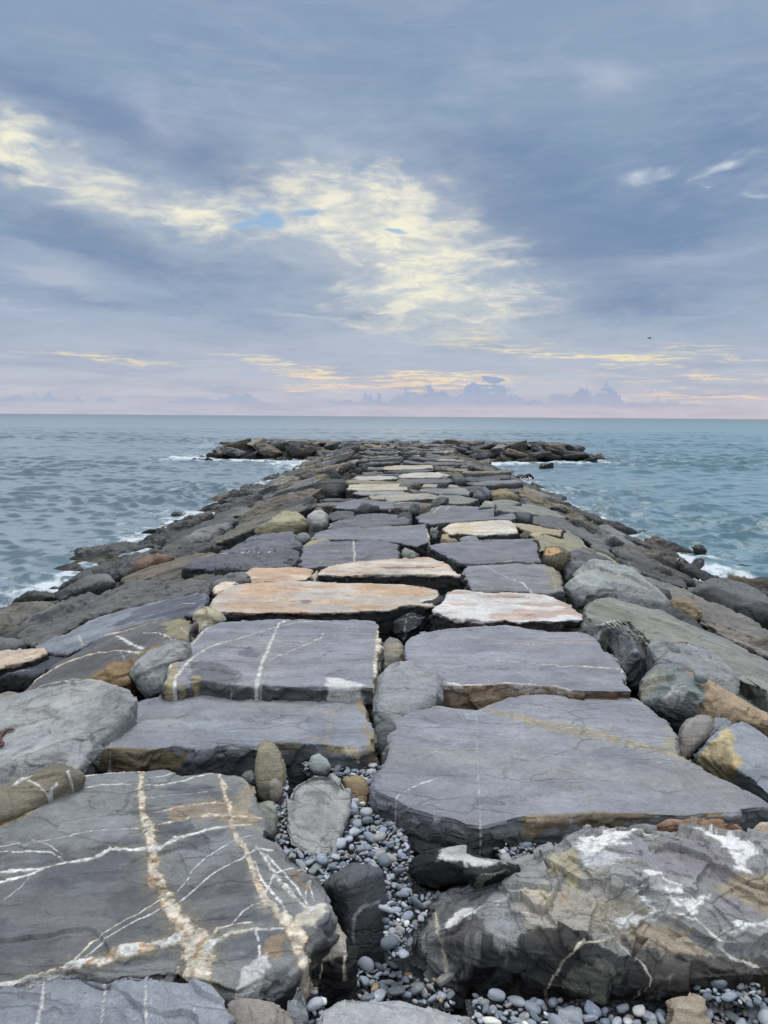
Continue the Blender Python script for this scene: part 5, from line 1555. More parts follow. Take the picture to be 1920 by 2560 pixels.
def pebble_mesh(seed, dims, sub=3):
    rng = np.random.default_rng(seed)
    bm = bmesh.new()
    bmesh.ops.create_icosphere(bm, subdivisions=sub, radius=1.0)
    me = bpy.data.meshes.new('pebble')
    bm.to_mesh(me)
    bm.free()
    co = getco(me)
    co = co / np.linalg.norm(co, axis=1, keepdims=True)
    pw = rng.uniform(0.75, 0.95)
    s = np.sign(co) * np.abs(co) ** pw
    s = s * (1 + 0.16 * fbm(co * 0.9, 2, seed))[:, None]
    s[:, 0] *= 1 + 0.15 * s[:, 1] * rng.choice([-1, 1])
    s = s * np.array(dims)
    setco(me, s)
    C = np.ones((len(co), 3)) * (1 + 0.08 * fbm(co * 3, 3, seed + 3))[:, None]
    if seed % 3 == 0:
        vm = sstep(0.07, 0.03, np.abs(co[:, 0] * 0.8 + co[:, 1] * 0.4 - 0.2 + 0.05 * fbm(co * 3, 2, 9)))[:, None]
        C = C * (1 - vm) + 1.7 * vm
    setcol(me, C)
    smooth_shade(me)
    me.materials.append(PEB)
    return me


PEBD = [(1, .72, .38), (1, .85, .45), (1, .6, .4), (1, .8, .3), (1, .7, .55), (1, .55, .3), (.95, .9, .5), (1, .66, .34), (1, .5, .42)]
T_PEB = [pebble_mesh(900 + i, d) for i, d in enumerate(PEBD)]
T_PEB_LO = [pebble_mesh(900 + i, d, 2) for i, d in enumerate(PEBD)]
PEBCOL = [(150, 156, 168), (132, 140, 152), (160, 164, 170), (120, 128, 138), (142, 146, 150), (168, 172, 182), (108, 118, 126), (152, 150, 146), (126, 130, 132), (140, 150, 164), (98, 106, 114), (140, 148, 158)]
BEDS = [('PB', [(560, 420), (600, 380), (720, 360), (860, 440), (960, 560), (1030, 740), (1060, 880), (1180, 920), (1120, 980), (1020, 1138), (980, 1250), (880, 1250), (850, 950),
                (620, 900), (480, 930), (400, 880), (250, 700), (300, 640), (540, 640)], -0.165, -0.10, 1.0),
        ('PB', [(360, 130), (440, 90), (700, 150), (860, 190), (860, 330), (760, 320), (640, 240), (380, 210)], -0.12, -0.10, 0.9),
        ('PB', [(200, 300), (280, 250), (290, 600), (220, 640), (190, 560)], -0.11, -0.09, 0.8),
        ('BR', [(480, 420), (600, 370), (800, 360), (820, 440), (720, 540), (660, 600), (580, 560)], -0.14, -0.12, 0.9),
        ('BR', [(380, 1060), (600, 1090), (900, 1060), (1300, 1060), (1800, 1040), (1800, 1400), (400, 1400)], -0.265, -0.25, 1.1),
        ('BR', [(1320, 985), (1380, 960), (1520, 970), (1620, 1010), (1620, 1090), (1400, 1080), (1330, 1050)], -0.20, -0.20, 0.9),
        ('BL', [(1060, 1040), (1150, 940), (1260, 920), (1330, 960), (1400, 1080), (1400, 1180), (1200, 1180), (1060, 1080)], -0.20, -0.18, 1.0),
        ('BL', [(1480, 920), (1680, 920), (1760, 960), (1950, 1010), (1960, 1100), (1700, 1070), (1480, 1080)], -0.30, -0.30, 1.1)]
cands = []
prng = random.Random(11)
bedV, bedF = [], []
for tl, pts, z0, z1, fs in BEDS:
    W = np.array([hit_plane(*nat(tl, a, b), np.array([0, 0, (z0 + z1) / 2]), np.array([0, 0, 1.0])) for a, b in pts])
    y0, y1 = W[:, 1].min(), W[:, 1].max()
    x0, x1 = W[:, 0].min(), W[:, 0].max()
    area = (x1 - x0) * (y1 - y0)

    def zb(x, y):
        t = (y - y0) / max(1e-3, (y1 - y0))
        return z0 + (z1 - z0) * t
    placed = []
    tries = int(area * 17000)
    for k in range(tries):
        x, y = prng.uniform(x0, x1), prng.uniform(y0, y1)
        if not inside(np.array([[x, y]]), W[:, :2])[0]:
            continue
        u = prng.random()
        f = k / tries
        r = (0.025 if f < 0.015 else 0.0165 if f < 0.10 else 0.0115 if f < 0.4 else 0.0075) * prng.uniform(0.8, 1.25) * fs
        if any((x - a) ** 2 + (y - bb) ** 2 < ((r + c) * 0.62) ** 2 for a, bb, c in placed):
            continue
        placed.append((x, y, r))
        z = zb(x, y) + prng.uniform(-0.012, 0.012) + (0.012 if r > 0.02 else 0)
        v = seen(Vector((x, y, z)), r)
        if v:
            cands.append((v, r / math.hypot(y, CAMZ - z), x, y, z, r))
    # gravelly sheet under the pebbles
    n0 = 40
    off = len(bedV)
    for j in range(n0):
        for i in range(n0):
            xx, yy2 = x0 + (x1 - x0) * i / (n0 - 1), y0 + (y1 - y0) * j / (n0 - 1)
            bedV.append((xx, yy2, zb(xx, yy2) - 0.016 + 0.010 * math.sin(xx * 61) * math.cos(yy2 * 53)))
    PI_ = inside(np.array(bedV[off:])[:, :2], W[:, :2] * 1.0)
    for j in range(n0 - 1):
        for i in range(n0 - 1):
            a = j * n0 + i
            if PI_[a] or PI_[a + 1] or PI_[a + n0]:
                bedF.append((off + a, off + a + 1, off + a + n0 + 1, off + a + n0))
me = mesh_from(bedV, bedF, 'gravel')
m, nt, b = new_mat('gravel_bed')
tc = nt.node('ShaderNodeTexCoord').outputs['Object']
vor = nt.node('ShaderNodeTexVoronoi')
nt.set(vor.inputs['Vector'], tc)
vor.inputs['Scale'].default_value = 110
nt.set(b.inputs['Base Color'], nt.mix(nt.math('MULTIPLY', vor.outputs['Distance'], 1.3), nt.mix(nt.noise(tc, 20, 4), (0.10, 0.11, 0.13, 1), (0.22, 0.22, 0.23, 1)), (0.012, 0.012, 0.014, 1)))
bp = nt.node('ShaderNodeBump', invert=True)
bp.inputs['Distance'].default_value = 0.01
nt.set(bp.inputs['Height'], vor.outputs['Distance'])
nt.set(b.inputs['Normal'], bp.outputs[0])
b.inputs['Roughness'].default_value = 0.8
me.materials.append(m)
gv = bpy.data.objects.new('gravel', me)
COL.objects.link(gv)
tag(gv, 'fine grey gravel bed beneath the pebbles', 'gravel', kind='structure')

cands.sort(key=lambda c: (-c[0], -c[1]))


def pcolor():
    c = prng.choice(PEBCOL)
    u = prng.random()
    if u < 0.03:
        c = (214, 212, 206)
    elif u < 0.055:
        c = (160, 142, 112)
    return c


def ptone(c):
    if min(c) > 200:
        return 'white'
    if c[0] - c[2] > 8:
        return 'tan'
    if sum(c) / 3 > 148:
        return 'pale grey'
    if sum(c) / 3 < 118:
        return 'dark'
    return 'mid grey'


SV, SF, SC = [], [], []
voff = 0
for k, (v, ang_, x, y, z, r) in enumerate(cands):
    c = pcolor()
    big = prng.random()
    rot = (prng.uniform(-.45, .45), prng.uniform(-.45, .45), prng.uniform(0, 6.28))
    if prng.random() < 0.15:
        rot = (prng.uniform(-1.2, 1.2), rot[1], rot[2])
    me_ = prng.choice(T_PEB)
    if k < 300 and v == 2:
        reg = 'in the gap between the big slabs' if y > 2.45 else 'along the bottom edge of the photo'
        t = ptone(c)
        put(me_, 'pebble', (x, y, z), rot, (r, r, r), c, '%s smooth sea pebble lying %s' % (t, reg), 'pebble', '%s pebbles %s' % (t, 'of the central gap' if y > 2.45 else 'of the bottom edge'))
    else:
        me_ = T_PEB_LO[T_PEB.index(me_)]
        co = getco(me_)
        M = np.array(Matrix.LocRotScale(Vector((x, y, z)), __import__('mathutils').Euler(rot), Vector((r, r, r))))
        SV.append(co @ M[:3, :3].T + M[:3, 3])
        f = np.empty(len(me_.polygons) * 3, np.int32)
        me_.polygons.foreach_get('vertices', f)
        SF.append(f.reshape(-1, 3) + voff)
        voff += len(co)
        SC.append(np.tile(pal(c) * 1.15, (len(co), 1)))
        if len(SV) > 6000:
            break
SV, SF, SC = np.concatenate(SV), np.concatenate(SF), np.concatenate(SC)
me = bpy.data.meshes.new('small_pebbles')
me.vertices.add(len(SV))
me.vertices.foreach_set('co', SV.astype(np.float32).ravel())
me.loops.add(len(SF) * 3)
me.loops.foreach_set('vertex_index', SF.ravel())
me.polygons.add(len(SF))
me.polygons.foreach_set('loop_start', np.arange(0, len(SF) * 3, 3))
me.update(calc_edges=True)
setcol(me, SC)
smooth_shade(me)
me.materials.append(PEB)
sp = bpy.data.objects.new('small_pebbles', me)
COL.objects.link(sp)
tag(sp, 'carpet of small grey and bluish pebbles filling the gaps between the foreground stones', 'pebbles', kind='stuff')
print('pebble candidates', len(cands))
# ================================================================ sea
def waves(x, y, spacing):
    rng = np.random.default_rng(3)
    h = np.zeros_like(x)
    dx = np.zeros_like(x)
    dy = np.zeros_like(x)
    for k in range(64):
        lam = 0.24 * (11.0 ** (k / 63.0))
        th = rng.normal(math.radians(262), 0.55)      # running in from the open sea
        amp = 0.0095 * lam ** 0.88 * rng.uniform(0.6, 1.3)
        kx, ky = math.cos(th) * 2 * math.pi / lam, math.sin(th) * 2 * math.pi / lam
        ph = kx * x + ky * y + rng.uniform(0, 6.28) + 1.3 * np.sin(x * 0.31 / lam ** .5 + k) * np.cos(y * 0.23 / lam ** .5 + 2 * k)
        a = amp * np.clip(lam / (spacing * 3.0) - 0.5, 0, 1)
        h += a * np.cos(ph)
        dx -= a * 0.8 * math.cos(th) * np.sin(ph)
        dy -= a * 0.8 * math.sin(th) * np.sin(ph)
    return h, dx, dy


nr, na = 1050, 820
u = np.linspace(0, 1, nr)
rad = 4.5 * np.exp(u ** 1.0 * math.log(160 / 4.5))
rad = np.concatenate([rad, 160 * np.exp(np.linspace(0.02, 1, 60) * math.log(40000 / 160))])
a = np.radians(np.linspace(-62, 62, na))
Rr, A = np.meshgrid(rad, a, indexing='ij')
X, Y = Rr * np.sin(A), Rr * np.cos(A)
sp_ = np.gradient(rad)[:, None] * np.ones_like(A)
gust = 0.75 + 0.5 * fbm(np.c_[X.ravel() * 0.05, Y.ravel() * 0.12, np.zeros(X.size)], 3, 5).reshape(X.shape)
h, dx, dy = waves(X, Y, np.maximum(sp_, Rr * math.radians(124.0 / na) * 0.5))
inside_j = np.maximum(X - lerp_tab(WR, Y), lerp_tab(WL, Y) - X)          # >0 outside the jetty body
head = np.maximum(np.maximum(np.abs(X - 1.0) - 12.2, 45.3 - Y), Y - 53.5)
dj = np.minimum(np.where(Y < 46, inside_j, 1e3), head)
foam = np.exp(-np.clip(dj, 0, 99) / 0.42)
side_l = np.clip(1 - dj / 3.6, 0, 1) * (X < 0) * np.clip((Y - 6) / 10, 0.15, 1)
side_r = np.clip(1 - dj / 2.8, 0, 1) * (X > 0)
nz = fbm(np.c_[X.ravel() * 0.5, Y.ravel() * 0.5, np.zeros(X.size)], 4, 9).reshape(X.shape)
corner = np.exp(-(((X + 4.6) / 1.9) ** 2 + ((Y - 42.5) / 3.2) ** 2)) * 1.1 + np.exp(-(((X - 6.4) / 2.2) ** 2 + ((Y - 43) / 2.6) ** 2)) * 0.8
corner += np.exp(-(((X + 12.6) / 1.2) ** 2 + ((Y - 47.0) / 2.5) ** 2)) * 0.8 + np.exp(-(((X + 5) / 7) ** 2 + ((Y - 44.4) / 0.8) ** 2)) * 0.8 + np.exp(-(((X - 9) / 6) ** 2 + ((Y - 44.4) / 0.7) ** 2)) * 0.6
near_l = np.exp(-(((X + 6.2) / 1.0) ** 2 + ((Y - 11.5) / 2.0) ** 2)) * 0.2
foamv = np.clip(foam * 0.72 + (side_l * 0.38 + side_r * 0.22) * (0.7 + 0.6 * nz) + corner + near_l, 0, 1)
crest = 0.0
foamv = np.clip(foamv + crest * 0.4, 0, 1)
Zs = SEA + h * gust + foamv * 0.02
V = np.stack([X + dx * gust, Y + dy * gust, Zs], -1).reshape(-1, 3)
nR = len(rad)
idx = np.arange(nR * na).reshape(nR, na)
Q = np.stack([idx[:-1, :-1], idx[1:, :-1], idx[1:, 1:], idx[:-1, 1:]], -1).reshape(-1, 4)[:, ::-1]
me = bpy.data.meshes.new('sea')
me.vertices.add(len(V))
me.vertices.foreach_set('co', V.astype(np.float32).ravel())
me.loops.add(len(Q) * 4)
me.loops.foreach_set('vertex_index', Q.ravel().astype(np.int32))
me.polygons.add(len(Q))
me.polygons.foreach_set('loop_start', np.arange(0, len(Q) * 4, 4))
me.update(calc_edges=True)
at = me.attributes.new('foam', 'FLOAT', 'POINT')
at.data.foreach_set('value', foamv.ravel().astype(np.float32))
smooth_shade(me)
m, nt, b = new_mat('sea_water')
geo = nt.node('ShaderNodeNewGeometry').outputs['Position']
fo = nt.node('ShaderNodeAttribute', attribute_name='foam').outputs['Fac']
xyz = nt.node('ShaderNodeSeparateXYZ', i_Vector=geo)
az = nt.math('DIVIDE', xyz.outputs[0], nt.math('MAXIMUM', xyz.outputs[1], 1.0))
rt = nt.ramp(az, -0.05, 0.45)
body = nt.mix(rt, (0.275, 0.335, 0.380, 1), (0.212, 0.325, 0.372, 1))
body = nt.mix(nt.mapr(xyz.outputs[1], 120.0, 900.0, 0.0, 0.8), body, (0.205, 0.245, 0.275, 1))
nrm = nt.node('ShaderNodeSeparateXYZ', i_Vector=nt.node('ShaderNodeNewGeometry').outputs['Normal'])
lee_shade = nt.ramp(nt.math('MULTIPLY', nrm.outputs[1], -1.0), 0.05, 0.28)  # shade of the shoreward wave faces, painted into the water colour
lee_shade = nt.math('MAXIMUM', lee_shade, nt.math('MULTIPLY', nt.ramp(nt.noise(nt.vmath('MULTIPLY', geo, (0.9, 2.6, 0)), 1.0, 6, 0.75, 0.3), 0.52, 0.66), nt.mapr(xyz.outputs[1], 15.0, 60.0, 0.1, 0.45)))
body = nt.mix(nt.math('MULTIPLY', lee_shade, 0.66), body, nt.mix(rt, (0.035, 0.075, 0.105, 1), (0.028, 0.090, 0.118, 1)))
pn = nt.noise(nt.vmath('MULTIPLY', geo, (0.05, 0.16, 0)), 1.0, 4, 0.6)
body = nt.mix(nt.math('MULTIPLY', nt.ramp(pn, 0.35, 0.7), 0.3), body, nt.mix(1.0, body, (0.80, 0.85, 0.90, 1), 'MULTIPLY'))
shallow = nt.ramp(nt.math('MULTIPLY', fo, 1.0), 0.1, 0.9)
body = nt.mix(nt.math('MULTIPLY', shallow, 0.6), body, (0.13, 0.22, 0.25, 1))
wp = nt.vmath('ADD', geo, nt.scale(nt.noise(geo, 1.6, 3, 0.6, out='Color'), 0.5))
v1 = nt.node('ShaderNodeTexVoronoi', feature='SMOOTH_F1')
nt.set(v1.inputs['Vector'], wp)
v1.inputs['Scale'].default_value = 3.2
lace = nt.math('ADD', nt.noise(wp, 3.0, 8, 0.72), nt.math('MULTIPLY', v1.outputs['Distance'], 0.45))
fm = nt.node('ShaderNodeMapRange', interpolation_type='SMOOTHSTEP')
nt.set(fm.inputs[0], nt.math('ADD', nt.math('MULTIPLY', fo, 0.40), lace))
fm.inputs[1].default_value = 0.88
fm.inputs[2].default_value = 1.13
fmask = nt.math('MULTIPLY', fm.outputs[0], nt.ramp(fo, 0.02, 0.22))
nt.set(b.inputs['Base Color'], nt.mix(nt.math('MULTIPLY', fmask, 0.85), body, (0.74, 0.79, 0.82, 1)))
nt.set(b.inputs['Roughness'], nt.math('MAXIMUM', nt.mapr(fmask, 0, 1, 0.15, 0.8), nt.mapr(xyz.outputs[1], 40.0, 300.0, 0.15, 0.42)))
b.inputs['IOR'].default_value = 1.333
nt.set(b.inputs['Specular IOR Level'], nt.mapr(xyz.outputs[1], 50.0, 400.0, 0.42, 0.14))
b1 = nt.node('ShaderNodeBump')
b1.inputs['Distance'].default_value = 0.02
b1.inputs['Strength'].default_value = 1.0
nt.set(b1.inputs['Height'], nt.math('ADD', nt.noise(nt.vmath('MULTIPLY', geo, (1, 1.5, 1)), 7.0, 5, 0.6), nt.math('MULTIPLY', fmask, 0.8)))
b2 = nt.node('ShaderNodeBump')
b2.inputs['Distance'].default_value = 0.045
b2.inputs['Strength'].default_value = 0.9
nt.set(b2.inputs['Height'], nt.noise(nt.vmath('MULTIPLY', geo, (0.8, 1.3, 1)), 2.6, 4, 0.55))
nt.set(b2.inputs['Normal'], b1.outputs[0])
b3 = nt.node('ShaderNodeBump')
b3.inputs['Distance'].default_value = 0.12
b3.inputs['Strength'].default_value = 0.2
nt.set(b3.inputs['Height'], nt.noise(nt.vmath('MULTIPLY', geo, (0.45, 0.8, 1)), 1.0, 4, 0.6))
nt.set(b3.inputs['Normal'], b2.outputs[0])
nt.set(b.inputs['Normal'], b3.outputs[0])
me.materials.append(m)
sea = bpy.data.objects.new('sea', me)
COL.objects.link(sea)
tag(sea, 'choppy grey-blue sea turning turquoise on the right, with white foam along the jetty', 'sea', kind='structure')

# ---- spray
def spray(px, py, w, hgt, n, label, seed):
    rng = np.random.default_rng(seed)
    p = hit_plane(px, py, np.array([0, 0, SEA]), np.array([0, 0, 1.0]))
    bm = bmesh.new()
    for k in range(n):
        t = rng.random()
        x = p[0] + rng.normal() * w * 0.35
        jet = 0.35 + 0.65 * abs(math.sin(x * 5.3 + seed))
        z = SEA + 0.02 + (rng.random() ** 2.0) * hgt * jet * math.exp(-((x - p[0]) / w) ** 2)
        r = rng.uniform(0.008, 0.035) * (1 - 0.5 * (z - SEA) / hgt)
        mt = Matrix.Translation((x, p[1] + rng.normal() * 0.25, z)) @ Matrix.Diagonal((r * rng.uniform(1, 2), r, r * rng.uniform(.8, 1.8), 1))
        bmesh.ops.create_icosphere(bm, subdivisions=1, radius=1.0, matrix=mt)
    me = bpy.data.meshes.new('sea_spray')
    bm.to_mesh(me)
    bm.free()
    smooth_shade(me)
    me.materials.append(SPRAY)
    o = bpy.data.objects.new('sea_spray', me)
    COL.objects.link(o)
    tag(o, label, 'spray', kind='stuff')


SPRAY, nt, b = new_mat('white_spray')
nt.set(b.inputs['Base Color'], nt.mix(nt.noise(nt.node('ShaderNodeTexCoord').outputs['Object'], 3.0, 3), (0.72, 0.78, 0.82, 1), (0.85, 0.88, 0.9, 1)))
b.inputs['Roughness'].default_value = 0.6
spray(790, 1148, 1.0, 0.75, 900, 'white splash of a wave in the left corner where the far head begins', 1)
spray(735, 1162, 1.3, 0.3, 500, 'low white foam spray along the far left flank', 2)
spray(515, 1122, 0.8, 0.8, 450, 'white spray rising behind the left end of the far head', 3)
spray(1305, 1215, 0.8, 0.4, 400, 'white foam spray beside the far right flank', 4)
spray(1745, 1460, 0.45, 0.16, 300, 'white foam spray between the rocks at the right waterline', 5)

# ================================================================ seaweed and the gull
def tube(path, radii, name, flat=0.5):
    n = 8
    rings = []
    for i, p in enumerate(path):
        p = np.array(p)
        t = np.array(path[min(i + 1, len(path) - 1)]) - np.array(path[max(i - 1, 0)])
        t = t / (np.linalg.norm(t) + 1e-9)
        s = np.cross(t, [0, 0, 1])
        s /= np.linalg.norm(s) + 1e-9
        uu = np.cross(s, t)
        rings.append([p + radii[i] * (math.cos(q) * s + flat * math.sin(q) * uu) for q in np.linspace(0, 2 * math.pi, n, endpoint=False)])
    return loft(rings, name)


tgt = [ob for ob, P in STONES if ob['label'].startswith('broad pale grey boulder')][0]
bm = bmesh.new()
bm.from_mesh(tgt.data)
bv = BVHTree.FromBMesh(bm)
bm.free()
path = []
for x, y in ((64, 672), (50, 670), (30, 674), (12, 684), (2, 700), (-2, 718), (8, 732), (14, 738), (-14, 742), (-40, 745)):
    d = Vector(ray(*nat('ML', x, y)))
    h_ = bv.ray_cast(Vector((0, 0, CAMZ)) - Vector(tgt.location), d)
    if h_[0] is not None:
        path.append(np.array(h_[0] + Vector(tgt.location)) + np.array([0, -0.003, 0.012]))
if len(path) > 4:
    me = tube(path, [0.004, 0.010, 0.013, 0.012, 0.011, 0.012, 0.015, 0.013, 0.011, 0.008][:len(path)], 'seaweed')
    smooth_shade(me)
    m, nt, b = new_mat('dried_kelp')
    nt.set(b.inputs['Base Color'], nt.mix(nt.noise(nt.node('ShaderNodeTexCoord').outputs['Object'], 25, 3), (0.035, 0.008, 0.007, 1), (0.12, 0.035, 0.02, 1)))
    b.inputs['Roughness'].default_value = 0.45
    me.materials.append(m)
    o = bpy.data.objects.new('seaweed', me)
    COL.objects.link(o)
    tag(o, 'curled strip of dark red-brown seaweed lying on the pale boulder at the left edge', 'seaweed')

m, nt, b = new_mat('gull_feather')
nt.set(b.inputs['Base Color'], nt.mix(nt.noise(nt.node('ShaderNodeTexCoord').outputs['Object'], 9, 3), (0.010, 0.013, 0.018, 1), (0.03, 0.035, 0.045, 1)))
b.inputs['Roughness'].default_value = 0.9
c0 = np.array([0, 0, CAMZ]) + ray(1624, 846) * 130.0
body = tube([(0.34, 0, 0.06), (0.28, 0, 0.05), (0.2, 0, 0.03), (0.05, 0, 0), (-0.12, 0, -0.01), (-0.26, 0, 0), (-0.36, 0, .01)], [0.012, 0.04, 0.05, 0.085, 0.075, 0.04, 0.02], 'gull_body', 0.9)
smooth_shade(body)
body.materials.append(m)
gull = bpy.data.objects.new('gull', body)
gull.location = tuple(c0)
gull.rotation_euler = (0, 0, math.radians(200))
COL.objects.link(gull)
tag(gull, 'small dark seabird flying low in the sky on the right above the horizon', 'bird')
for s in (-1, 1):
    rings = []
    for k, (t, ch, dz, swp) in enumerate([(0.03, .17, .03, 0), (0.25, .17, .16, .03), (0.42, .15, .20, .02), (0.62, .10, .15, -.08), (0.78, .03, .08, -.22)]):
        yb = s * t
        rings.append([np.array([0.08 + swp + ch * .5, yb, dz]), np.array([0.08 + swp, yb, dz + 0.012]), np.array([0.08 + swp - ch * .7, yb, dz]), np.array([0.08 + swp, yb, dz - 0.008])])
    me = loft(rings, 'wing')
    smooth_shade(me)
    me.materials.append(m)
    w = bpy.data.objects.new('wing', me)
    w.parent = gull
    COL.objects.link(w)
me = loft([[np.array([-0.30, .03, 0]), np.array([-0.30, 0, .015]), np.array([-0.30, -.03, 0]), np.array([-0.30, 0, -.015])],
           [np.array([-0.46, .07, 0]), np.array([-0.47, 0, .006]), np.array([-0.46, -.07, 0]), np.array([-0.47, 0, -.006])]], 'tail')
me.materials.append(m)
w = bpy.data.objects.new('tail', me)
w.parent = gull
COL.objects.link(w)

# ================================================================ sky
SUN_EL, SUN_AZ = R(60), R(4)
world = bpy.data.worlds.new('World')
scene.world = world
world.use_nodes = True
wt = world.node_tree
wt.nodes.clear()
nt = NT(wt)
out = nt.node('ShaderNodeOutputWorld')
sky = nt.node('ShaderNodeTexSky', sky_type='NISHITA', sun_disc=False, sun_elevation=SUN_EL, sun_rotation=SUN_AZ)
dirv = nt.node('ShaderNodeTexCoord').outputs['Generated']
dn = nt.vmath('NORMALIZE', dirv)
sx = nt.node('ShaderNodeSeparateXYZ', i_Vector=dn)
AZ = nt.math('MULTIPLY', nt.math('ARCTAN2', sx.outputs[0], sx.outputs[1]), 180 / math.pi)
EL = nt.math('MULTIPLY', nt.math('ARCSINE', sx.outputs[2]), 180 / math.pi)
el1 = nt.math('MAXIMUM', EL, 0.0)
# cloud-layer coordinates: the deck of cloud lies far above, so it flattens towards the horizon
den = nt.math('ADD', nt.math('MAXIMUM', sx.outputs[2], 0.0), 0.10)
cx = nt.math('DIVIDE', sx.outputs[0], den)
cy = nt.math('DIVIDE', sx.outputs[1], den)
cloudv = nt.node('ShaderNodeCombineXYZ', i_X=cx, i_Y=cy, i_Z=0.0).outputs[0]
warpn = nt.noise(cloudv, 1.6, 4, 0.6, out='Color')
warp = nt.scale(nt.vmath('SUBTRACT', warpn, (0.5, 0.5, 0.5)), 5.0)
base = nt.node('ShaderNodeCombineXYZ', i_X=AZ, i_Y=EL, i_Z=0.0).outputs[0]
bl = nt.vmath('ADD', base, nt.vmath('MULTIPLY', warp, (1.6, 0.7, 0)))


def azel(px, py):
    d = ray(px, py)
    return math.degrees(math.atan2(d[0], d[1])), math.degrees(math.asin(d[2]))


def blob(px, py, rx, ry, rot=0.0, pw=1.0, vec=None, grow=1.6):
    """soft ellipse in azimuth / elevation; sizes are in pixels of the photograph"""
    a0, e0 = azel(px, py)
    k = math.degrees(1 / F)
    mp = nt.node('ShaderNodeMapping', vector_type='TEXTURE')
    nt.set(mp.inputs['Vector'], vec if vec is not None else bl)
    mp.inputs['Location'].default_value = (a0, e0, 0)
    mp.inputs['Rotation'].default_value = (0, 0, R(-rot))
    mp.inputs['Scale'].default_value = (rx * k * grow, ry * k * grow, 1)
    g = nt.node('ShaderNodeTexGradient', gradient_type='QUADRATIC_SPHERE')
    nt.set(g.inputs['Vector'], mp.outputs[0])
    return nt.math('MULTIPLY', g.outputs['Fac'], pw)


def total(lst, grow=1.6):
    s = None
    for q in lst:
        x = blob(*q, grow=grow)
        s = x if s is None else nt.math('ADD', s, x)
    return s


nA = nt.noise(cloudv, 1.1, 6, 0.55, 0.4)
nB = nt.noise(nt.vmath('MULTIPLY', cloudv, (1, 1.0, 1)), 6.0, 8, 0.62, 0.3)
nC = nt.noise(cloudv, 3.0, 7, 0.6, 0.6)
nF = nt.noise(nt.vmath('MULTIPLY', base, (0.22, 0.62, 0)), 1.0, 8, 0.62, 0.5)
nG = nt.noise(nt.vmath('ADD', nt.vmath('MULTIPLY', base, (0.42, 1.05, 0)), nt.scale(warp, 0.5)), 1.0, 6, 0.56, 0.15)
nS = nt.noise(nt.vmath('MULTIPLY', base, (0.09, 0.95, 0)), 1.0, 6, 0.55, 0.8)

# veil colour by height
cr = nt.node('ShaderNodeValToRGB')
nt.set(cr.inputs[0], nt.math('DIVIDE', el1, 40.0))
els = cr.color_ramp.elements
stops = [(0.0, (190, 190, 203)), (0.04, (190, 192, 204)), (0.11, (173, 183, 200)), (0.24, (146, 166, 188)), (0.42, (136, 158, 183)), (0.66, (136, 157, 184)), (1.0, (152, 168, 194))]
els[0].position, els[0].color = 0, (*lin(stops[0][1]), 1)
els[1].position, els[1].color = 1, (*lin(stops[-1][1]), 1)
for p, c in stops[1:-1]:
    e = els.new(p)
    e.color = (*lin(c), 1)
col = cr.outputs[0]
col = nt.mix(nt.mapr(nA, 0.42, 0.68, 0, 0.55), col, nt.mix(0.55, col, (*lin((100, 126, 163)), 1)))
col = nt.mix(nt.mapr(nC, 0.50, 0.72, 0, 0.50), col, (*lin((168, 182, 206)), 1))
col = nt.mix(nt.mapr(nS, 0.50, 0.72, 0, 0.28), col, (*lin((172, 178, 200)), 1))
# darker blue-grey masses
dark = total([(250, 640, 380, 60, 10, 0.8), (200, 560, 300, 50, 12, 0.7), (640, 450, 200, 40, 20, 0.7), (120, 230, 330, 60, 12, 0.6), (700, 660, 260, 60, 8, .5), (560, 420, 380, 60, 14, .45),
              (1350, 560, 360, 170, 8, 0.75), (1500, 620, 300, 80, -6, .5), (1750, 500, 280, 170, 0, .45), (1250, 390, 320, 130, 10, 0.5), (900, 790, 500, 60, 4, .55), (1600, 760, 360, 70, 0, .55), (250, 760, 420, 50, 5, .5),
              (1850, 300, 220, 160, 0, .5), (950, 150, 400, 120, 0, .25), (400, 320, 380, 100, 12, .35)])
dm = nt.math('MULTIPLY', nt.ramp(nt.math('ADD', dark, nt.math('MULTIPLY', nt.math('SUBTRACT', nF, 0.5), 0.9)), 0.05, 0.75), 0.75)
col = nt.mix(dm, col, (*lin((106, 130, 165)), 1))
# soft lighter veils
veil = total([(400, 300, 180, 90, 40, .6), (200, 720, 300, 60, 6, .6), (1700, 640, 320, 50, -6, .7), (1500, 200, 240, 80, 10, .5), (60, 620, 260, 50, 8, .5), (500, 880, 600, 40, 3, .6), (1500, 170, 90, 40, 15, .6),
              (130, 700, 90, 30, 10, 0.7), (800, 800, 300, 14, 3, .8), (960, 850, 300, 14, 3, .7), (60, 780, 200, 18, 3, .6), (1300, 730, 240, 90, 10, .5), (1250, 310, 100, 50, 0, .4)])
col = nt.mix(nt.math('MULTIPLY', nt.ramp(nt.math('ADD', veil, nt.math('MULTIPLY', nt.math('SUBTRACT', nF, 0.5), 0.9)), 0.1, 0.9), 0.62), col, (*lin((186, 192, 208)), 1))
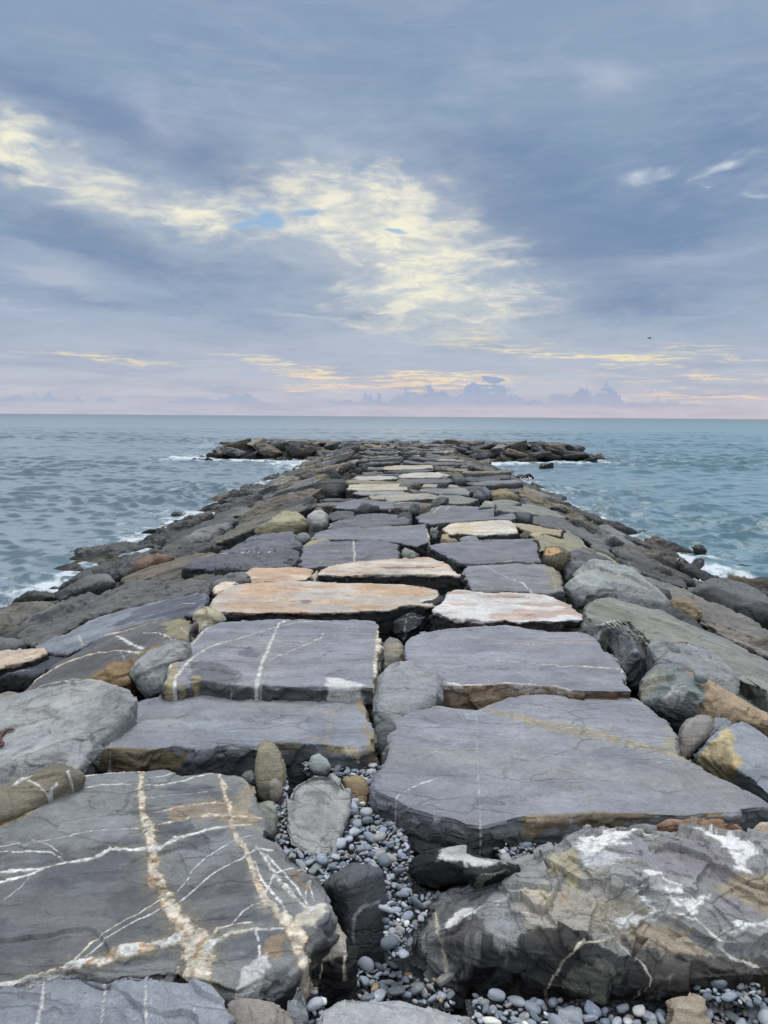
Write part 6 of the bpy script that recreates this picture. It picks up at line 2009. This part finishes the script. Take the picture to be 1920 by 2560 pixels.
# sunlit break in the cloud
brk = total([(30, 350, 150, 60, 22, 1.0), (130, 400, 160, 45, 25, 1.0), (250, 440, 130, 40, 28, .9), (400, 520, 130, 40, 20, .9), (520, 530, 110, 35, 20, 1.0), (640, 520, 150, 40, 5, .6), (700, 470, 130, 40, 0, .5),
             (820, 500, 150, 60, 5, .95), (760, 570, 110, 34, 0, .9), (930, 560, 170, 60, 10, .95), (1000, 490, 140, 70, 15, .6), (1060, 620, 170, 90, 20, .85), (1150, 700, 170, 80, 15, .85), (980, 700, 150, 60, 15, .85),
             (1080, 760, 190, 50, 0, .8), (1260, 660, 150, 60, 20, .5), (1050, 800, 160, 40, 0, .6), (1240, 830, 160, 20, 6, .5)], 2.1)
bm_ = nt.ramp(nt.math('ADD', nt.math('MULTIPLY', brk, 0.8), nt.math('ADD', nt.math('MULTIPLY', nt.math('SUBTRACT', nF, 0.5), 1.0), nt.math('MULTIPLY', nt.math('SUBTRACT', nG, 0.5), 1.7))), -0.02, 1.0)
bm_ = nt.math('MULTIPLY', bm_, nt.ramp(brk, 0.02, 0.35))
glow = total([(960, 620, 480, 260, 25, 1.0), (200, 440, 420, 130, 22, .8), (900, 560, 300, 120, 15, .6)])
col = nt.mix(nt.math('MULTIPLY', glow, nt.mapr(nG, 0.3, 0.7, 0.30, 0.75)), col, (*lin((206, 208, 212)), 1))
warm = nt.mix(nt.ramp(nt.math('ADD', nt.math('MULTIPLY', nF, 0.4), nt.math('MULTIPLY', nG, 0.6)), 0.38, 0.60), (*lin((196, 202, 206)), 1), (*lin((246, 240, 216)), 1))
shade = nt.ramp(nt.noise(nt.vmath('ADD', nt.vmath('MULTIPLY', base, (0.28, 1.0, 0)), nt.scale(warp, 0.5)), 1.0, 6, 0.6), 0.34, 0.56)
warm = nt.mix(shade, (*lin((176, 186, 200)), 1), warm)
core = nt.ramp(total([(960, 600, 260, 150, 25, 1.0), (60, 370, 180, 60, 22, .9), (480, 530, 140, 40, 15, .8), (1100, 700, 150, 80, 15, .8)]), 0.0, 0.6)
col = nt.mix(nt.math('MULTIPLY', bm_, nt.mapr(core, 0, 1, 0.55, 0.92)), col, warm)
sg = total([(1060, 690, 170, 120, 25, 1.0), (950, 560, 230, 60, 8, .8), (480, 525, 130, 40, 18, .6), (60, 370, 150, 50, 20, .6)], 1.8)
col = nt.mix(nt.math('MULTIPLY', sg, nt.mapr(nG, 0.3, 0.7, 0.15, 0.62)), col, (*lin((240, 235, 208)), 1))
# small white breaks on the right
wb = total([(1590, 430, 50, 22, -10, 1.2), (1670, 415, 70, 20, -10, 1.0), (1840, 400, 80, 18, -12, 1.2), (1800, 455, 30, 12, 0, 1.0), (1900, 485, 36, 34, 10, 1.2), (1750, 430, 120, 30, -10, .5)])
col = nt.mix(nt.ramp(nt.math('ADD', wb, nt.math('MULTIPLY', nt.math('SUBTRACT', nG, 0.5), 2.2)), 0.30, 2.3), col, (*lin((222, 228, 234)), 1))
# low golden streaks
st = total([(1380, 885, 230, 8, 5, 1.0), (1640, 900, 200, 8, 2, 1.0), (1850, 880, 140, 8, 3, .9), (1080, 945, 200, 9, 2, .9), (920, 940, 200, 9, 5, .9), (800, 960, 150, 8, 2, .9), (260, 892, 170, 8, 3, .8), (1100, 962, 150, 8, 0, .8),
            (1830, 950, 200, 9, 2, 1.0), (1800, 990, 200, 7, 0, 1.0), (1240, 850, 200, 10, 6, .7), (720, 915, 160, 8, 5, .6)], 2.8)
sl = nt.ramp(nt.noise(nt.vmath('ADD', nt.vmath('MULTIPLY', base, (0.30, 4.2, 0)), nt.scale(warp, 0.7)), 1.0, 5, 0.6), 0.42, 0.60)
sm = nt.math('MULTIPLY', nt.mapr(sl, 0, 1, 0.12, 1.25), nt.ramp(nt.math('ADD', st, nt.math('MULTIPLY', nt.math('SUBTRACT', nS, 0.5), 1.2)), 0.05, 1.0))
sm = nt.math('MULTIPLY', sm, nt.ramp(st, 0.0, 0.2))
col = nt.mix(nt.math('MULTIPLY', sm, 0.68), col, nt.mix(nt.ramp(EL, 1.0, 5.0), (*lin((244, 214, 184)), 1), (*lin((240, 226, 188)), 1)))
# row of small cumulus above the horizon
bump_ = nt.noise(nt.node('ShaderNodeCombineXYZ', i_X=AZ, i_Y=nt.math('MULTIPLY', EL, 0.8), i_Z=0.0).outputs[0], 0.55, 7, 0.62, 0.2)
env = total([(1080, 990, 350, 40, 0, 1.0), (1520, 998, 150, 36, 0, 1.0), (1200, 965, 60, 36, 0, .7), (130, 985, 260, 18, 0, .8), (560, 975, 110, 18, 0, .6), (1780, 1012, 120, 12, 0, .5), (740, 980, 90, 14, 0, .5), (1020, 965, 50, 26, 0, .5)])
envA = total([(1080, 980, 330, 300, 0, 1.0), (1520, 980, 150, 300, 0, 1.1), (1200, 980, 60, 300, 0, .6), (130, 980, 260, 300, 0, .45), (560, 980, 110, 300, 0, .6), (1780, 1000, 120, 300, 0, .3)], 1.7)
puff = nt.noise(nt.node('ShaderNodeCombineXYZ', i_X=AZ, i_Y=nt.math('MULTIPLY', EL, 0.7), i_Z=3.0).outputs[0], 0.55, 4, 0.55)
htop = nt.math('ADD', 0.55, nt.math('MULTIPLY', envA, nt.math('MULTIPLY', nt.math('SUBTRACT', puff, 0.24), 7.0)))
cm = nt.math('MULTIPLY', nt.ramp(nt.math('SUBTRACT', htop, EL), 0.0, 0.22), nt.ramp(EL, 0.55, 1.05))
cm = nt.math('MULTIPLY', cm, nt.ramp(envA, 0.02, 0.3))
col = nt.mix(nt.math('MULTIPLY', cm, nt.mapr(EL, 0.6, 2.0, 0.6, 0.95)), col, nt.mix(nt.mapr(bump_, 0.35, 0.65, 0, 0.6), (*lin((148, 166, 195)), 1), (*lin((166, 179, 204)), 1)))
# pink band at the horizon
col = nt.mix(nt.mapr(EL, 0.0, 2.4, 0.24, 0.0), col, nt.mix(nt.ramp(AZ, -20, 26), (*lin((190, 188, 204)), 1), (*lin((222, 192, 192)), 1)))
# blue holes
hole = total([(640, 550, 100, 40, 8, 1.0), (770, 535, 60, 16, 0, 1.0), (1005, 588, 40, 12, 0, 1.0), (20, 335, 60, 22, 20, .6), (590, 560, 40, 20, 0, .4), (150, 370, 60, 12, 20, .5)])
hm = nt.ramp(nt.math('ADD', hole, nt.math('MULTIPLY', nt.math('SUBTRACT', nF, 0.5), 1.0)), 0.28, 0.75)
col = nt.mix(nt.math('MULTIPLY', hm, 0.75), col, (*lin((134, 176, 214)), 1))
# unseen sky overhead and behind is brightened and neutralised to light the stones
zen = nt.ramp(EL, 36.0, 80.0)
gain = nt.math('ADD', 1.09, nt.math('MULTIPLY', zen, ZENITH))
back = nt.math('MULTIPLY', nt.ramp(nt.math('ABSOLUTE', AZ), 60.0, 120.0), BACKG)
gain = nt.math('ADD', gain, back)
col = nt.mix(nt.math('MAXIMUM', nt.math('MULTIPLY', zen, 0.9), nt.math('MULTIPLY', nt.ramp(nt.math('ABSOLUTE', AZ), 60.0, 120.0), 0.7)), col, (0.44, 0.445, 0.44, 1))
bgc = nt.node('ShaderNodeBackground', i_Color=col, i_Strength=gain)
bgs = nt.node('ShaderNodeBackground', i_Color=sky.outputs[0], i_Strength=0.05)
mixs = nt.node('ShaderNodeMixShader')
mixs.inputs[0].default_value = 0.94
nt.l.new(bgs.outputs[0], mixs.inputs[1])
nt.l.new(bgc.outputs[0], mixs.inputs[2])
nt.l.new(mixs.outputs[0], out.inputs[0])

sd = bpy.data.lights.new('sun', 'SUN')
sd.energy = SUN_E
sd.angle = R(24)
sd.color = (1.0, 0.965, 0.91)
sun = bpy.data.objects.new('sun', sd)
v = Vector((math.sin(SUN_AZ) * math.cos(SUN_EL), math.cos(SUN_AZ) * math.cos(SUN_EL), math.sin(SUN_EL)))
sun.rotation_euler = v.to_track_quat('Z', 'Y').to_euler()
COL.objects.link(sun)

scene.view_settings.view_transform = 'Standard'
scene.view_settings.look = 'None'
scene.view_settings.exposure = 0
scene.view_settings.gamma = 1
scene.cycles.max_bounces = 5
scene.cycles.diffuse_bounces = 3
scene.cycles.glossy_bounces = 3
